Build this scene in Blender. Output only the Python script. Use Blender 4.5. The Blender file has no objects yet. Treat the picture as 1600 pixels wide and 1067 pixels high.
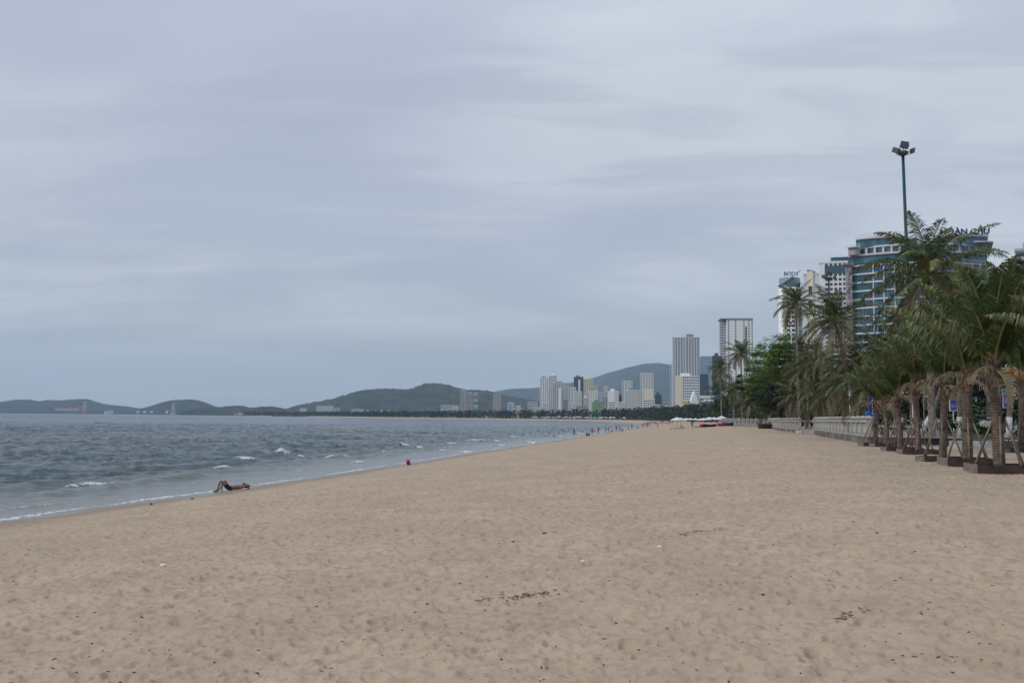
import bpy, math, random
import numpy as np
from mathutils import Vector, Matrix
R = math.radians
random.seed(7)
rng = np.random.default_rng(11)
SC = bpy.context.scene
COL = SC.collection

# ------------------------------------------------------------------ camera
EYE = 3.6
F = 1556.0
PITCH, ROLL = R(4.36), R(0.54)
cam = bpy.data.cameras.new('camera'); cam.lens = 35.0; cam.sensor_width = 36.0
cam.clip_start = 0.1; cam.clip_end = 40000
camo = bpy.data.objects.new('camera', cam); COL.objects.link(camo)
CM = Matrix.Rotation(R(90) + PITCH, 4, 'X') @ Matrix.Rotation(ROLL, 4, 'Z')
camo.matrix_world = Matrix.Translation((0, 0, EYE)) @ CM
SC.camera = camo
CM3 = CM.to_3x3()

# ------------------------------------------------------------------ world, sun, exposure
SUN_EL, SUN_ROT = R(36), R(250)
w = bpy.data.worlds.new("World"); SC.world = w; w.use_nodes = True
nt = w.node_tree; N = nt.nodes; L = nt.links
for n in list(N): N.remove(n)
def nd(tree, t, **kw):
    n = tree.nodes.new(t)
    for k, v in kw.items():
        setattr(n, k, v)
    return n
def mth(tree, op, a, b=None, clamp=False):
    n = tree.nodes.new('ShaderNodeMath'); n.operation = op; n.use_clamp = clamp
    for i, v in enumerate((a, b)):
        if v is None: continue
        if isinstance(v, (int, float)): n.inputs[i].default_value = v
        else: tree.links.new(v, n.inputs[i])
    return n.outputs[0]
def mixc(tree, f, a, b, bt='MIX'):
    n = tree.nodes.new('ShaderNodeMix'); n.data_type = 'RGBA'; n.blend_type = bt
    for i, v in ((0, f), (6, a), (7, b)):
        if isinstance(v, (int, float)): n.inputs[i].default_value = v
        elif isinstance(v, (tuple, list)): n.inputs[i].default_value = (*v[:3], 1)
        else: tree.links.new(v, n.inputs[i])
    return n.outputs[2]
def mapr(tree, v, a, b, c=0.0, d=1.0, smooth=True):
    n = tree.nodes.new('ShaderNodeMapRange'); n.interpolation_type = 'SMOOTHSTEP' if smooth else 'LINEAR'
    tree.links.new(v, n.inputs[0])
    for i, x in enumerate((a, b, c, d)): n.inputs[i + 1].default_value = x
    return n.outputs[0]
sky = nd(nt, 'ShaderNodeTexSky', sky_type='NISHITA', sun_disc=False, sun_elevation=SUN_EL, sun_rotation=SUN_ROT)
skyc = mixc(nt, 1.0, sky.outputs[0], (0.1, 0.1, 0.1), 'MULTIPLY')
tc = nd(nt, 'ShaderNodeTexCoord')
sx = nd(nt, 'ShaderNodeSeparateXYZ'); L.new(tc.outputs['Generated'], sx.inputs[0])
dz = mth(nt, 'MAXIMUM', sx.outputs[2], 0.0)
dn = mth(nt, 'ADD', dz, 0.13)
cx = mth(nt, 'DIVIDE', sx.outputs[0], dn); cy = mth(nt, 'DIVIDE', sx.outputs[1], dn)
cb = nd(nt, 'ShaderNodeCombineXYZ'); L.new(cx, cb.inputs[0]); L.new(cy, cb.inputs[1])
def cloudnoise(scale, rot, stretch, detail, dist, off):
    m = nd(nt, 'ShaderNodeMapping'); m.inputs['Rotation'].default_value = (0, 0, R(rot)); m.inputs['Scale'].default_value = (1, stretch, 1)
    m.inputs['Location'].default_value = (off, off * .7, 0)
    L.new(cb.outputs[0], m.inputs[0])
    t = nd(nt, 'ShaderNodeTexNoise'); t.inputs['Scale'].default_value = scale; t.inputs['Detail'].default_value = detail
    t.inputs['Roughness'].default_value = .55; t.inputs['Distortion'].default_value = dist
    L.new(m.outputs[0], t.inputs['Vector']); return t.outputs[0]
n1 = cloudnoise(.55, 20, 1.6, 6, .5, 3.1)
n2 = cloudnoise(1.1, -14, 3.0, 8, .7, 7.7)
n3 = cloudnoise(.28, 40, 1.0, 4, .2, 1.3)
big = mapr(nt, mth(nt, 'ADD', mth(nt, 'MULTIPLY', n1, .5), mth(nt, 'MULTIPLY', n3, .5)), .40, .60)
fine = mth(nt, 'MULTIPLY', mapr(nt, n2, .42, .62), mapr(nt, n3, .36, .62, .25, 1))
# pale overcast: slate blue low down, lilac grey higher up, brighter overhead as under real cloud
lowc = (0.400, 0.462, 0.512); hic = (0.486, 0.526, 0.655)
el = mapr(nt, dz, 0.0, 0.24, 0, 1)
base = mixc(nt, el, lowc, hic)
lit = mixc(nt, mth(nt, 'MULTIPLY', big, mapr(nt, dz, 0.02, .16, .25, 1)), base, (0.640, 0.678, 0.750))
drk = mixc(nt, mth(nt, 'MULTIPLY', fine, mapr(nt, dz, .02, .2, .12, .62)), lit, (0.415, 0.462, 0.565))
cl = mixc(nt, 0.9, skyc, drk)
zen = mapr(nt, dz, 0.30, 1.0, 1.0, 1.9, False)
cmul = nd(nt, 'ShaderNodeVectorMath', operation='SCALE'); L.new(cl, cmul.inputs[0]); L.new(zen, cmul.inputs['Scale'])
bg = nd(nt, 'ShaderNodeBackground'); L.new(cmul.outputs[0], bg.inputs[0]); bg.inputs[1].default_value = 1.0
wo = nd(nt, 'ShaderNodeOutputWorld'); L.new(bg.outputs[0], wo.inputs[0])
sun = bpy.data.lights.new('sun', 'SUN'); sun.energy = 1.4; sun.angle = R(10); sun.color = (1, .96, .9)
suno = bpy.data.objects.new('sun', sun); COL.objects.link(suno)
# direction towards the sun (behind the camera on the left, over the sea)
az = R(248)
sd = Vector((math.sin(az) * math.cos(SUN_EL), math.cos(az) * math.cos(SUN_EL), math.sin(SUN_EL)))
sky.sun_rotation = az
suno.rotation_euler = sd.to_track_quat('Z', 'Y').to_euler(); suno.location = (0, -20, 60)
SC.view_settings.view_transform = 'Standard'; SC.view_settings.look = 'None'
SC.view_settings.exposure = 0.0; SC.view_settings.gamma = 1.0; SC.view_settings.use_curve_mapping = False
SC.cycles.use_denoising = True
SC.cycles.max_bounces = 6; SC.cycles.volume_bounces = 1; SC.cycles.transparent_max_bounces = 8
SC.cycles.diffuse_bounces = 3; SC.cycles.glossy_bounces = 2

# ------------------------------------------------------------------ helpers
def ray(px, py):
    return CM3 @ Vector(((px - 800) / F, (533.5 - py) / F, -1))
def at(px, py, Y):
    d = ray(px, py); return Vector((0, 0, EYE)) + d * (Y / d.y)
def onplane(px, py, z):
    d = ray(px, py); return Vector((0, 0, EYE)) + d * ((z - EYE) / d.z)

MATS = {}
def mat(name, col, rough=.85, var=.0, scale=4.0, bump=0.0, bscale=20.0, col2=None, metal=0.0, spec=.3, coords='Object', detail=4):
    if name in MATS: return MATS[name]
    m = bpy.data.materials.new(name); m.use_nodes = True; t = m.node_tree
    b = t.nodes['Principled BSDF']; b.inputs['Roughness'].default_value = rough
    b.inputs['Metallic'].default_value = metal; b.inputs['Specular IOR Level'].default_value = spec
    tcn = t.nodes.new('ShaderNodeTexCoord')
    if var > 0 or col2:
        n = t.nodes.new('ShaderNodeTexNoise'); n.inputs['Scale'].default_value = scale; n.inputs['Detail'].default_value = detail
        t.links.new(tcn.outputs[coords], n.inputs['Vector'])
        f = mapr(t, n.outputs[0], .35, .65)
        c2 = col2 or tuple(c * (1 - var) for c in col)
        o = mixc(t, f, c2, col if col2 else tuple(min(1, c * (1 + var * .5)) for c in col))
        t.links.new(o, b.inputs['Base Color'])
    else:
        b.inputs['Base Color'].default_value = (*col, 1)
    if bump > 0:
        n = t.nodes.new('ShaderNodeTexNoise'); n.inputs['Scale'].default_value = bscale; n.inputs['Detail'].default_value = 5
        t.links.new(tcn.outputs[coords], n.inputs['Vector'])
        bu = t.nodes.new('ShaderNodeBump'); bu.inputs['Strength'].default_value = 1; bu.inputs['Distance'].default_value = bump
        t.links.new(n.outputs[0], bu.inputs['Height']); t.links.new(bu.outputs[0], b.inputs['Normal'])
    MATS[name] = m; return m

class MB:
    def __init__(s): s.v = []; s.f = []; s.m = []
    def add(s, vs, fs, mi=0):
        o = len(s.v); s.v.extend(tuple(v) for v in vs); s.f.extend(tuple(i + o for i in f) for f in fs); s.m.extend([mi] * len(fs))
    def box(s, x0, x1, y0, y1, z0, z1, mi=0):
        s.add([(x0,y0,z0),(x1,y0,z0),(x1,y1,z0),(x0,y1,z0),(x0,y0,z1),(x1,y0,z1),(x1,y1,z1),(x0,y1,z1)],
              [(0,3,2,1),(4,5,6,7),(0,1,5,4),(1,2,6,5),(2,3,7,6),(3,0,4,7)], mi)
    def obox(s, c, u, v, w, mi=0):
        c, u, v, w = map(Vector, (c, u, v, w))
        P = [c-u-v-w, c+u-v-w, c+u+v-w, c-u+v-w, c-u-v+w, c+u-v+w, c+u+v+w, c-u+v+w]
        s.add(P, [(0,3,2,1),(4,5,6,7),(0,1,5,4),(1,2,6,5),(2,3,7,6),(3,0,4,7)], mi)
    def tube(s, pts, rad, n=8, mi=0, cap=True, jit=0):
        pts = [Vector(p) for p in pts]
        if not isinstance(rad, (list, tuple)): rad = [rad] * len(pts)
        rings = []
        for i, p in enumerate(pts):
            d = (pts[min(i+1, len(pts)-1)] - pts[max(i-1, 0)]).normalized()
            a = Vector((1,0,0)) if abs(d.z) > .7 else Vector((0,0,1))
            u = d.cross(a).normalized(); v = d.cross(u)
            rings.append([p + (u*math.cos(2*math.pi*k/n) + v*math.sin(2*math.pi*k/n)) * rad[i] * (1 + (random.uniform(-jit, jit) if jit else 0)) for k in range(n)])
        vs = [q for r in rings for q in r]; fs = []
        for i in range(len(pts)-1):
            for k in range(n):
                a, b = i*n+k, i*n+(k+1) % n
                fs.append((a, b, b+n, a+n))
        if cap: fs.append(tuple(range(n))[::-1]); fs.append(tuple(range((len(pts)-1)*n, len(pts)*n)))
        s.add(vs, fs, mi)
    def prism(s, poly, z0, z1, mi=0):
        n = len(poly)
        vs = [(x,y,z0) for x,y in poly] + [(x,y,z1) for x,y in poly]
        s.add(vs, [tuple(range(n))[::-1], tuple(range(n, 2*n))] + [(i,(i+1)%n,(i+1)%n+n,i+n) for i in range(n)], mi)
    def blob(s, c, r, nu=10, nv=7, jit=.0, mi=0):
        vs = []; fs = []
        for j in range(nv+1):
            th = math.pi*j/nv
            for i in range(nu):
                ph = 2*math.pi*i/nu; k = 1+random.uniform(-jit, jit)
                vs.append((c[0]+r[0]*math.sin(th)*math.cos(ph)*k, c[1]+r[1]*math.sin(th)*math.sin(ph)*k, c[2]+r[2]*math.cos(th)*k))
        for j in range(nv):
            for i in range(nu):
                a = j*nu+i; b = j*nu+(i+1)%nu; fs.append((a, a+nu, b+nu, b))
        s.add(vs, fs, mi)
    def mesh(s, name, mats, smooth=False):
        me = bpy.data.meshes.new(name); me.from_pydata(s.v, [], s.f)
        if not isinstance(mats, (list, tuple)): mats = [mats]
        for m in mats: me.materials.append(m)
        if len(mats) > 1: me.polygons.foreach_set('material_index', s.m)
        if smooth: me.polygons.foreach_set('use_smooth', [True]*len(s.f))
        me.update(); return me
    def build(s, name, mats, parent=None, smooth=False, loc=None):
        return link(name, s.mesh(name, mats, smooth), parent, loc)

def link(name, me, parent=None, loc=None, rot=None, scale=None):
    o = bpy.data.objects.new(name, me); COL.objects.link(o)
    if parent: o.parent = parent
    if loc is not None: o.location = loc
    if rot is not None: o.rotation_euler = rot
    if scale is not None: o.scale = scale if isinstance(scale, (tuple, list)) else (scale,)*3
    return o
def tag(o, label, cat, group=None, kind=None):
    if label: o['label'] = label
    if cat: o['category'] = cat
    if group: o['group'] = group
    if kind: o['kind'] = kind
    return o
def empty(name, loc, label, cat, group=None, rz=0, scale=None, rot=None):
    o = link(name, None, None, loc, rot or (0, 0, rz), scale); return tag(o, label, cat, group)
def copy_tree(o, label=None, loc=None, rz=None, scale=None, group=None):
    c = o.copy(); COL.objects.link(c)
    if label: c['label'] = label
    if group: c['group'] = group
    if loc is not None: c.location = loc
    if rz is not None: c.rotation_euler = (0, 0, rz)
    if scale is not None: c.scale = (scale,)*3
    for ch in KIDS.get(o.name, []):
        _cp(ch, c)
    return c
def _cp(o, parent):
    c = o.copy(); COL.objects.link(c); c.parent = parent
    for g in KIDS.get(o.name, []): _cp(g, c)
class _K(dict):
    def get(self, name, d=None):
        return [x for x in list(bpy.data.objects) if x.parent and x.parent.name == name] if False else list(bpy.data.objects[name].children)
KIDS = _K()
def structure(name, me, loc=None):
    o = link(name, me, None, loc); o['kind'] = 'structure'; return o

# numpy value noise
def hsh(ix, iy, s):
    h = (ix.astype(np.int64)*374761393 + iy.astype(np.int64)*668265263 + s*1442695) & 0xffffffff
    h = ((h ^ (h >> 13))*1274126177) & 0xffffffff
    return ((h ^ (h >> 16)) & 0xffff)/65535.0
def vn(x, y, s=0):
    ix = np.floor(x); iy = np.floor(y); fx = x-ix; fy = y-iy
    fx = fx*fx*(3-2*fx); fy = fy*fy*(3-2*fy)
    a = hsh(ix, iy, s); b = hsh(ix+1, iy, s); c = hsh(ix, iy+1, s); d = hsh(ix+1, iy+1, s)
    return (a*(1-fx)+b*fx)*(1-fy)+(c*(1-fx)+d*fx)*fy
def fbm(x, y, s=0, o=4):
    r = 0; a = .5; t = 0
    for i in range(o):
        r = r+a*vn(x*2**i+i*17.3, y*2**i-i*9.1, s+i); t += a; a *= .5
    return r/t

# ------------------------------------------------------------------ shoreline and ground
SH = [(-60,-900),(-40,-300),(-28,-80),(-23.5,-20),(-20.5,8),(-18.2,22),(-16.9,32.7),(-16.3,35.8),(-15.8,38.6),(-14.9,42.1),(-14.0,45.4),(-12.8,51.5),(-11.2,59.7),(-8.1,77),(-4.6,97),(0.3,124.5),(6,154),
      (14.7,200),(23,242),(37,324),(54,412),(74,554),(91,760),(99,950),(100,1120),(84,1280),(35,1390),(-106,1650),(-252,1958),(-480,2600),(-760,3300),(-1150,3900),(-1560,4450),(-1640,5600),(-1800,7500),(-1950,11900)]
def catmull(P, n=6):
    out = []
    for i in range(len(P)-1):
        p0 = P[max(i-1,0)]; p1 = P[i]; p2 = P[i+1]; p3 = P[min(i+2,len(P)-1)]
        for k in range(n):
            t = k/n
            out.append(tuple(.5*((2*p1[j])+(-p0[j]+p2[j])*t+(2*p0[j]-5*p1[j]+4*p2[j]-p3[j])*t*t+(-p0[j]+3*p1[j]-3*p2[j]+p3[j])*t**3) for j in range(2)))
    out.append(P[-1]); return out
SHP = np.array(catmull(SH, 3))
def shore_d(x, y):
    """signed distance to the waterline, positive inland (right of the line's direction)"""
    x = np.asarray(x, float); y = np.asarray(y, float)
    best = np.full(x.shape, 1e12); sg = np.ones(x.shape)
    for (ax, ay), (bx, by) in zip(SHP[:-1], SHP[1:]):
        ex, ey = bx-ax, by-ay; l2 = ex*ex+ey*ey
        t = np.clip(((x-ax)*ex+(y-ay)*ey)/l2, 0, 1)
        dx = x-(ax+t*ex); dy = y-(ay+t*ey); d2 = dx*dx+dy*dy
        m = d2 < best
        s = np.where(ex*dy-ey*dx > 0, -1.0, 1.0)
        sg = np.where(m, s, sg); best = np.where(m, d2, best)
    return np.sqrt(best)*sg
def base_z(x, y, d=None):
    if d is None: d = shore_d(x, y)
    t = np.clip(d/27.0, 0, 1)
    z = 1.9*(1.25*t-.25*t*t)
    z = z+.42*np.clip((np.asarray(y)-110)/75, 0, 1)*np.clip((d-15)/12, 0, 1)*np.clip((600-np.asarray(y))/200, 0, 1)
    z = np.where(d < 0, np.maximum(d*.09, -2.6), z)
    return z
def gz(x, y): return float(base_z(np.array([x]), np.array([y]))[0])
def onbeach(px, py):
    """where the sight line through a photo pixel meets the beach"""
    d = ray(px, py); sl = d.z/d.y; sxx = d.x/d.y
    def first(S):
        X = S*sxx; h = EYE+S*sl-base_z(X, S); k = np.argmax(h < 0)
        return S[max(k-1, 0)], S[k] if h[k] < 0 else S[-1]
    lo, hi = first(np.geomspace(2, 3000, 400)); lo, hi = first(np.linspace(lo, hi, 60)); s = (lo+hi)/2
    return Vector((s*sxx, s, EYE+s*sl))

def polar_mesh(name, radii, angs, zf, keep=None, wrap=False):
    A, Rr = np.meshgrid(angs, radii)
    X = Rr*np.sin(A); Y = Rr*np.cos(A)
    Z, attrs, X, Y = zf(X, Y, Rr)
    nr, na = X.shape
    co = np.stack([X, Y, Z], -1).reshape(-1, 3)
    idx = np.arange(nr*na).reshape(nr, na)
    a = idx[:-1, :-1]; b = idx[:-1, 1:]; c = idx[1:, 1:]; d = idx[1:, :-1]
    q = np.stack([a, d, c, b], -1).reshape(-1, 4)[:, ::-1]
    if wrap:
        a = idx[:-1, -1]; b = idx[:-1, 0]; c = idx[1:, 0]; d = idx[1:, -1]
        q = np.concatenate([q, np.stack([a, d, c, b], -1)[:, ::-1]])
    if keep is not None:
        k = keep.reshape(-1)
        q = q[k[q].any(1)]
    n = len(q)
    me = bpy.data.meshes.new(name)
    used = np.unique(q); rem = np.full(len(co), -1); rem[used] = np.arange(len(used)); q = rem[q]; co = co[used]
    me.vertices.add(len(co)); me.vertices.foreach_set('co', co.ravel())
    me.loops.add(n*4); me.loops.foreach_set('vertex_index', q.ravel().astype(np.int32))
    me.polygons.add(n); me.polygons.foreach_set('loop_start', (np.arange(n)*4).astype(np.int32))
    me.polygons.foreach_set('loop_total', np.full(n, 4, np.int32))
    me.polygons.foreach_set('use_smooth', np.ones(n, bool))
    me.update(calc_edges=True); me.validate()
    for k, v in attrs.items():
        at_ = me.attributes.new(k, 'FLOAT', 'POINT'); at_.data.foreach_set('value', v.reshape(-1)[used].astype(np.float32))
    return me

def pits(X, Y, cell, seed, rmin, rmax):
    """soft footprints: one jittered dent per cell"""
    gx = np.floor(X/cell); gy = np.floor(Y/cell); out = np.zeros_like(X)
    for i in (-1, 0, 1):
        for j in (-1, 0, 1):
            cx_, cy_ = gx+i, gy+j
            px_ = (cx_+hsh(cx_, cy_, seed))*cell; py_ = (cy_+hsh(cx_, cy_, seed+5))*cell
            r = (rmin+(rmax-rmin)*hsh(cx_, cy_, seed+9)); th = hsh(cx_, cy_, seed+3)*math.pi
            dx = X-px_; dy = Y-py_
            u = dx*np.cos(th)+dy*np.sin(th); v = -dx*np.sin(th)+dy*np.cos(th)
            q = np.sqrt((u/r)**2+(v/(r*.62))**2)
            dep = hsh(cx_, cy_, seed+21)
            out += np.where(q < 1, -(1-q*q)**1.0*dep, 0) + np.where((q >= .85) & (q < 1.6), .35*dep*np.sin((q-.85)/.75*math.pi), 0)
    return out
def sand_f(X, Y, Rr):
    d = shore_d(X, Y)
    z = base_z(X, Y, d)
    near = np.clip((170-Rr)/110, 0, 1)
    dry = np.clip((d-1.2)/3.0, 0, 1)
    det = (fbm(X*.5, Y*.5, 3, 3)-.5)*.10 + (fbm(X*1.9, Y*1.9, 13, 4)-.5)*.085
    det += pits(X, Y, .52, 31, .13, .28)*.042 + pits(X+.2, Y+.3, .30, 71, .07, .16)*.046 + pits(X+.1, Y+.7, .19, 91, .05, .10)*.026
    z = z+(fbm(X*.16, Y*.16, 61, 3)-.5)*.24*np.clip(1-np.abs(d-.5)/4, 0, 1)
    far = (fbm(X*.07, Y*.07, 44, 3)-.5)*.22
    prom = np.clip((d-1)/8, 0, 1)
    z = z + det*near*dry + far*prom*np.clip(d/20, 0, 1)*np.clip(1-(Rr-150)/300, 0, 1)
    return z, {'shore': d+100*np.clip((Y-3450)/200, 0, 1)}, X, Y
ang_f = np.arange(-34, 34.01, .09); ang_b = np.concatenate([np.arange(34.6, 60, .6), np.arange(60, 300, 4), np.arange(300, 325.9, .6)])
angs = np.radians(np.concatenate([ang_f, ang_b]))
rad = [.4, 1, 2, 3, 4, 5, 5.6]
while rad[-1] < 110: rad.append(rad[-1]*1.0052)
while rad[-1] < 11500: rad.append(rad[-1]*1.035)
me = polar_mesh('sand', np.array(rad), angs, sand_f, wrap=True)
sandm = bpy.data.materials.new('sand'); sandm.use_nodes = True; t = sandm.node_tree; b = t.nodes['Principled BSDF']
tcn = t.nodes.new('ShaderNodeTexCoord'); P = tcn.outputs['Object']
def tn(t, vec, sc, det=4, rough=.5):
    n = t.nodes.new('ShaderNodeTexNoise'); n.inputs['Scale'].default_value = sc; n.inputs['Detail'].default_value = det; n.inputs['Roughness'].default_value = rough
    t.links.new(vec, n.inputs['Vector']); return n.outputs[0]
att = t.nodes.new('ShaderNodeAttribute'); att.attribute_name = 'shore'
c = mixc(t, mapr(t, tn(t, P, .6, 5), .35, .65), (.432, .336, .238), (.380, .291, .203))
c = mixc(t, mapr(t, tn(t, P, 5, 5), .46, .62, 0, .55), c, (.30, .225, .155))
c = mixc(t, mapr(t, tn(t, P, 70, 3), .56, .7, 0, .45), c, (.16, .115, .075))
c = mixc(t, mapr(t, tn(t, P, .12, 3), .4, .65, 0, .35), c, (.34, .27, .19))
wn = mth(t, 'ADD', att.outputs['Fac'], mapr(t, tn(t, P, .5, 3), .2, .8, -.5, .5))
c = mixc(t, mapr(t, wn, .5, 3.6, .8, 0), c, (.17, .135, .10))
c = mixc(t, mapr(t, att.outputs['Fac'], 75, 95), c, (.06, .075, .035))
t.links.new(c, b.inputs['Base Color'])
rg = mapr(t, wn, .2, 2.2, .25, .95); t.links.new(rg, b.inputs['Roughness']); b.inputs['Specular IOR Level'].default_value = .2
bh = mth(t, 'ADD', mth(t, 'MULTIPLY', tn(t, P, 14, 5, .6), .5), mth(t, 'MULTIPLY', tn(t, P, 160, 2), .06))
bu = t.nodes.new('ShaderNodeBump'); bu.inputs['Distance'].default_value = .03; bu.inputs['Strength'].default_value = .8
vm = t.nodes.new('ShaderNodeMapping'); vm.inputs['Scale'].default_value = (1, 1, 0); t.links.new(P, vm.inputs[0])
wv = t.nodes.new('ShaderNodeTexNoise'); wv.inputs['Scale'].default_value = 2.2; wv.inputs['Detail'].default_value = 2; t.links.new(vm.outputs[0], wv.inputs['Vector'])
va = t.nodes.new('ShaderNodeVectorMath'); va.operation = 'MULTIPLY_ADD'; t.links.new(wv.outputs['Color'], va.inputs[0]); va.inputs[1].default_value = (.5, .5, 0); t.links.new(vm.outputs[0], va.inputs[2])
for sc_v, am_v in ((4.2, .055), (7.5, .028)):
    vo = t.nodes.new('ShaderNodeTexVoronoi'); vo.feature = 'SMOOTH_F1'; vo.inputs['Scale'].default_value = sc_v; vo.inputs['Smoothness'].default_value = .35; t.links.new(va.outputs[0], vo.inputs['Vector'])
    bh = mth(t, 'ADD', bh, mth(t, 'MULTIPLY', vo.outputs['Distance'], am_v*33))
bu.inputs['Distance'].default_value = .03; bu.inputs['Strength'].default_value = .7
t.links.new(bh, bu.inputs['Height']); t.links.new(bu.outputs[0], b.inputs['Normal'])
me.materials.append(sandm)
structure('sand', me)

# ------------------------------------------------------------------ sea
CREST = [(150,757,30,.14),(112,760,10,.10),(383,721,18,.30),(347,731,13,.2),(440,709,14,.26),(470,714,7,.16),(515,715,9,.2),(540,714,6,.14),(632,697,8,.28),(705,694,9,.3),(742,690,20,.28),(775,690,9,.25),
         (728,706,13,.2),(785,696,7,.25),(800,684,9,.3),(848,680.5,11,.4),(872,681.5,8,.3),(830,691.5,12,.3),(560,722,9,.14),(690,704,7,.16),(905,678,7,.3),(600,706,5,.16),(655,701,6,.2)]
def shore_frame(x, y):
    e = .5
    gx = (shore_d(np.array([x+e]), np.array([y]))-shore_d(np.array([x-e]), np.array([y])))[0]
    gy = (shore_d(np.array([x]), np.array([y+e]))-shore_d(np.array([x]), np.array([y-e])))[0]
    l = math.hypot(gx, gy); return gx/l, gy/l
CW = []
for px_, py_, hw, h in CREST:
    p = onplane(px_, py_, 0.1); CW.append((p.x, p.y, hw*p.y/F*1.1, h))
rr2 = np.random.default_rng(5)
WV = []
for lam, amp in ((7.5,.016),(5.6,.020),(4.3,.026),(3.4,.030),(2.7,.030),(2.1,.026),(1.7,.028),(1.35,.023),(1.05,.018),(.8,.013)):
    for k in range(2):
        th = R(-25)+rr2.normal()*.45
        WV.append((2*math.pi/lam*rr2.uniform(.9,1.1), th, amp*rr2.uniform(.8,1.2), rr2.uniform(0, 6.28)))
def sea_f(X, Y, Rr):
    d = shore_d(X, Y); off = -d
    wx = (fbm(X*.08, Y*.08, 90, 2)-.5)*9; wy = (fbm(X*.08, Y*.08, 95, 2)-.5)*9
    grp = .35+1.3*fbm(X*.06, Y*.06, 101, 3)
    z = np.zeros_like(X)
    att_ = np.clip(off/14, 0.05, 1)*np.clip(1.2-Rr/2500, .15, 1)
    for k, th, a, ph in WV:
        lod = np.clip(1.6-Rr*(k/6.28)/260, 0, 1)
        s = np.sin((X+wx)*k*math.cos(th)+(Y+wy)*k*math.sin(th)+ph)
        z += a*lod*(s + .35*np.abs(s))
    z *= att_*grp*1.25
    # low rollers parallel to the shore
    for dd, am, sd_ in ((2.2,.10,1),(5.5,.16,2),(10.5,.20,3),(17,.16,4),(26,.15,5),(37,.14,6)):
        md = dd+(fbm(X*.05+sd_, Y*.05, 120+sd_, 2)-.5)*dd*1.3
        on = np.clip((fbm(X*.09, Y*.09, 130+sd_, 2)-.46)*7, 0, 1)
        q = off-md
        z += am*on*np.where(q > 0, np.exp(-(q/1.3)**2), np.exp(-(q/.5)**2))
    foam = np.zeros_like(X)
    for cx0, cy0, hw, h in CW:
        m = (np.abs(X-cx0) < hw*2+4) & (np.abs(Y-cy0) < hw*2+14)
        if not m.any(): continue
        nx, ny = shore_frame(cx0, cy0)      # towards the shore
        # crest line seen side-on: mix of shore-parallel and camera-facing
        ex, ey = nx*.35+cx0*0, ny*.35-1.0*.65; l = math.hypot(ex, ey); ex, ey = ex/l, ey/l
        dx, dy = X[m]-cx0, Y[m]-cy0
        u = dx*(-ey)+dy*ex; v = dx*ex+dy*ey
        vv = v+.14*np.sin(u*2.1/max(hw,.5))*hw*.3+(vn(u*1.7, u*0+cx0, 7)-.5)*.35
        env = np.exp(-(u/(hw*.95))**4)
        ridge = env*np.where(vv > 0, np.exp(-(vv/(.3+h*.6))**2), np.exp(-(vv/1.6)**2))
        z[m] += h*.75*ridge*(.7+.6*vn(u*2.3, v*2.3, 9))
        fo = np.clip(1.25-np.abs(u)/hw, 0, 1)*np.clip(1-np.abs(vv-.12)/(.22+h*.8), 0, 1)*(.55+.9*vn(u*3.1+7, vv*4, 19))
        foam[m] = np.maximum(foam[m], fo*1.9)
    sw = .1+1.3*np.clip(fbm(X*.13, Y*.13, 140, 4)-.25,0,1)
    edge = np.clip(1-np.abs(off-sw*.5+.05)/(.18+sw*.55), 0, 1)*np.clip(1.3-Rr/600, 0, 1)*(.25+.8*fbm(X*.35, Y*.35, 145, 3))
    foam = np.maximum(foam, edge*1.1)
    edge2 = np.clip(1-np.abs(off-2.3-4*(fbm(X*.06, Y*.06, 151, 2)-.5))/.3, 0, 1)*np.clip((fbm(X*.13, Y*.13, 155, 2)-.52)*8, 0, 1)
    foam = np.maximum(foam, edge2*.55)
    z += .035*np.clip(foam, 0, 1) + .02
    return z, {'foam': foam, 'off': off}, X, Y
wr = [14.0]
while wr[-1] < 420: wr.append(wr[-1]*1.0046)
while wr[-1] < 11500: wr.append(wr[-1]*1.02)
wa = np.radians(np.concatenate([np.arange(-100, -42, .8), np.arange(-42, -31, .25), np.arange(-31, 12.5, .075)]))
A_, R_ = np.meshgrid(wa, np.array(wr))
keep = shore_d(R_*np.sin(A_), R_*np.cos(A_)) < 2.5
me = polar_mesh('sea_water', np.array(wr), wa, sea_f, keep=keep)
sm = bpy.data.materials.new('sea_water'); sm.use_nodes = True; t = sm.node_tree; b = t.nodes['Principled BSDF']
tcn = t.nodes.new('ShaderNodeTexCoord'); P = tcn.outputs['Object']
af = t.nodes.new('ShaderNodeAttribute'); af.attribute_name = 'foam'
ao = t.nodes.new('ShaderNodeAttribute'); ao.attribute_name = 'off'
c = mixc(t, mapr(t, ao.outputs['Fac'], .5, 13), (.150, .155, .120), (.036, .072, .072))
c = mixc(t, mapr(t, ao.outputs['Fac'], 16, 160), c, (.008, .030, .050))
fm = mth(t, 'MULTIPLY', af.outputs['Fac'], mapr(t, tn(t, P, 5.5, 5, .7), .36, .62, .0, 1.5))
fm = mapr(t, fm, .35, .75)
c = mixc(t, fm, c, (.62, .65, .66))
t.links.new(c, b.inputs['Base Color'])
t.links.new(mapr(t, fm, 0, 1, .13, .8), b.inputs['Roughness']); b.inputs['IOR'].default_value = 1.33; t.links.new(mapr(t, ao.outputs['Fac'], 60, 700, .5, .2), b.inputs['Specular IOR Level'])
mp = t.nodes.new('ShaderNodeMapping'); mp.inputs['Rotation'].default_value = (0, 0, R(25)); mp.inputs['Scale'].default_value = (1.0, .55, 1)
t.links.new(P, mp.inputs[0])
h1 = mth(t, 'MULTIPLY', tn(t, mp.outputs[0], .62, 5, .6), .72)
h2 = mth(t, 'MULTIPLY', tn(t, mp.outputs[0], 2.9, 5, .65), .45)
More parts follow.
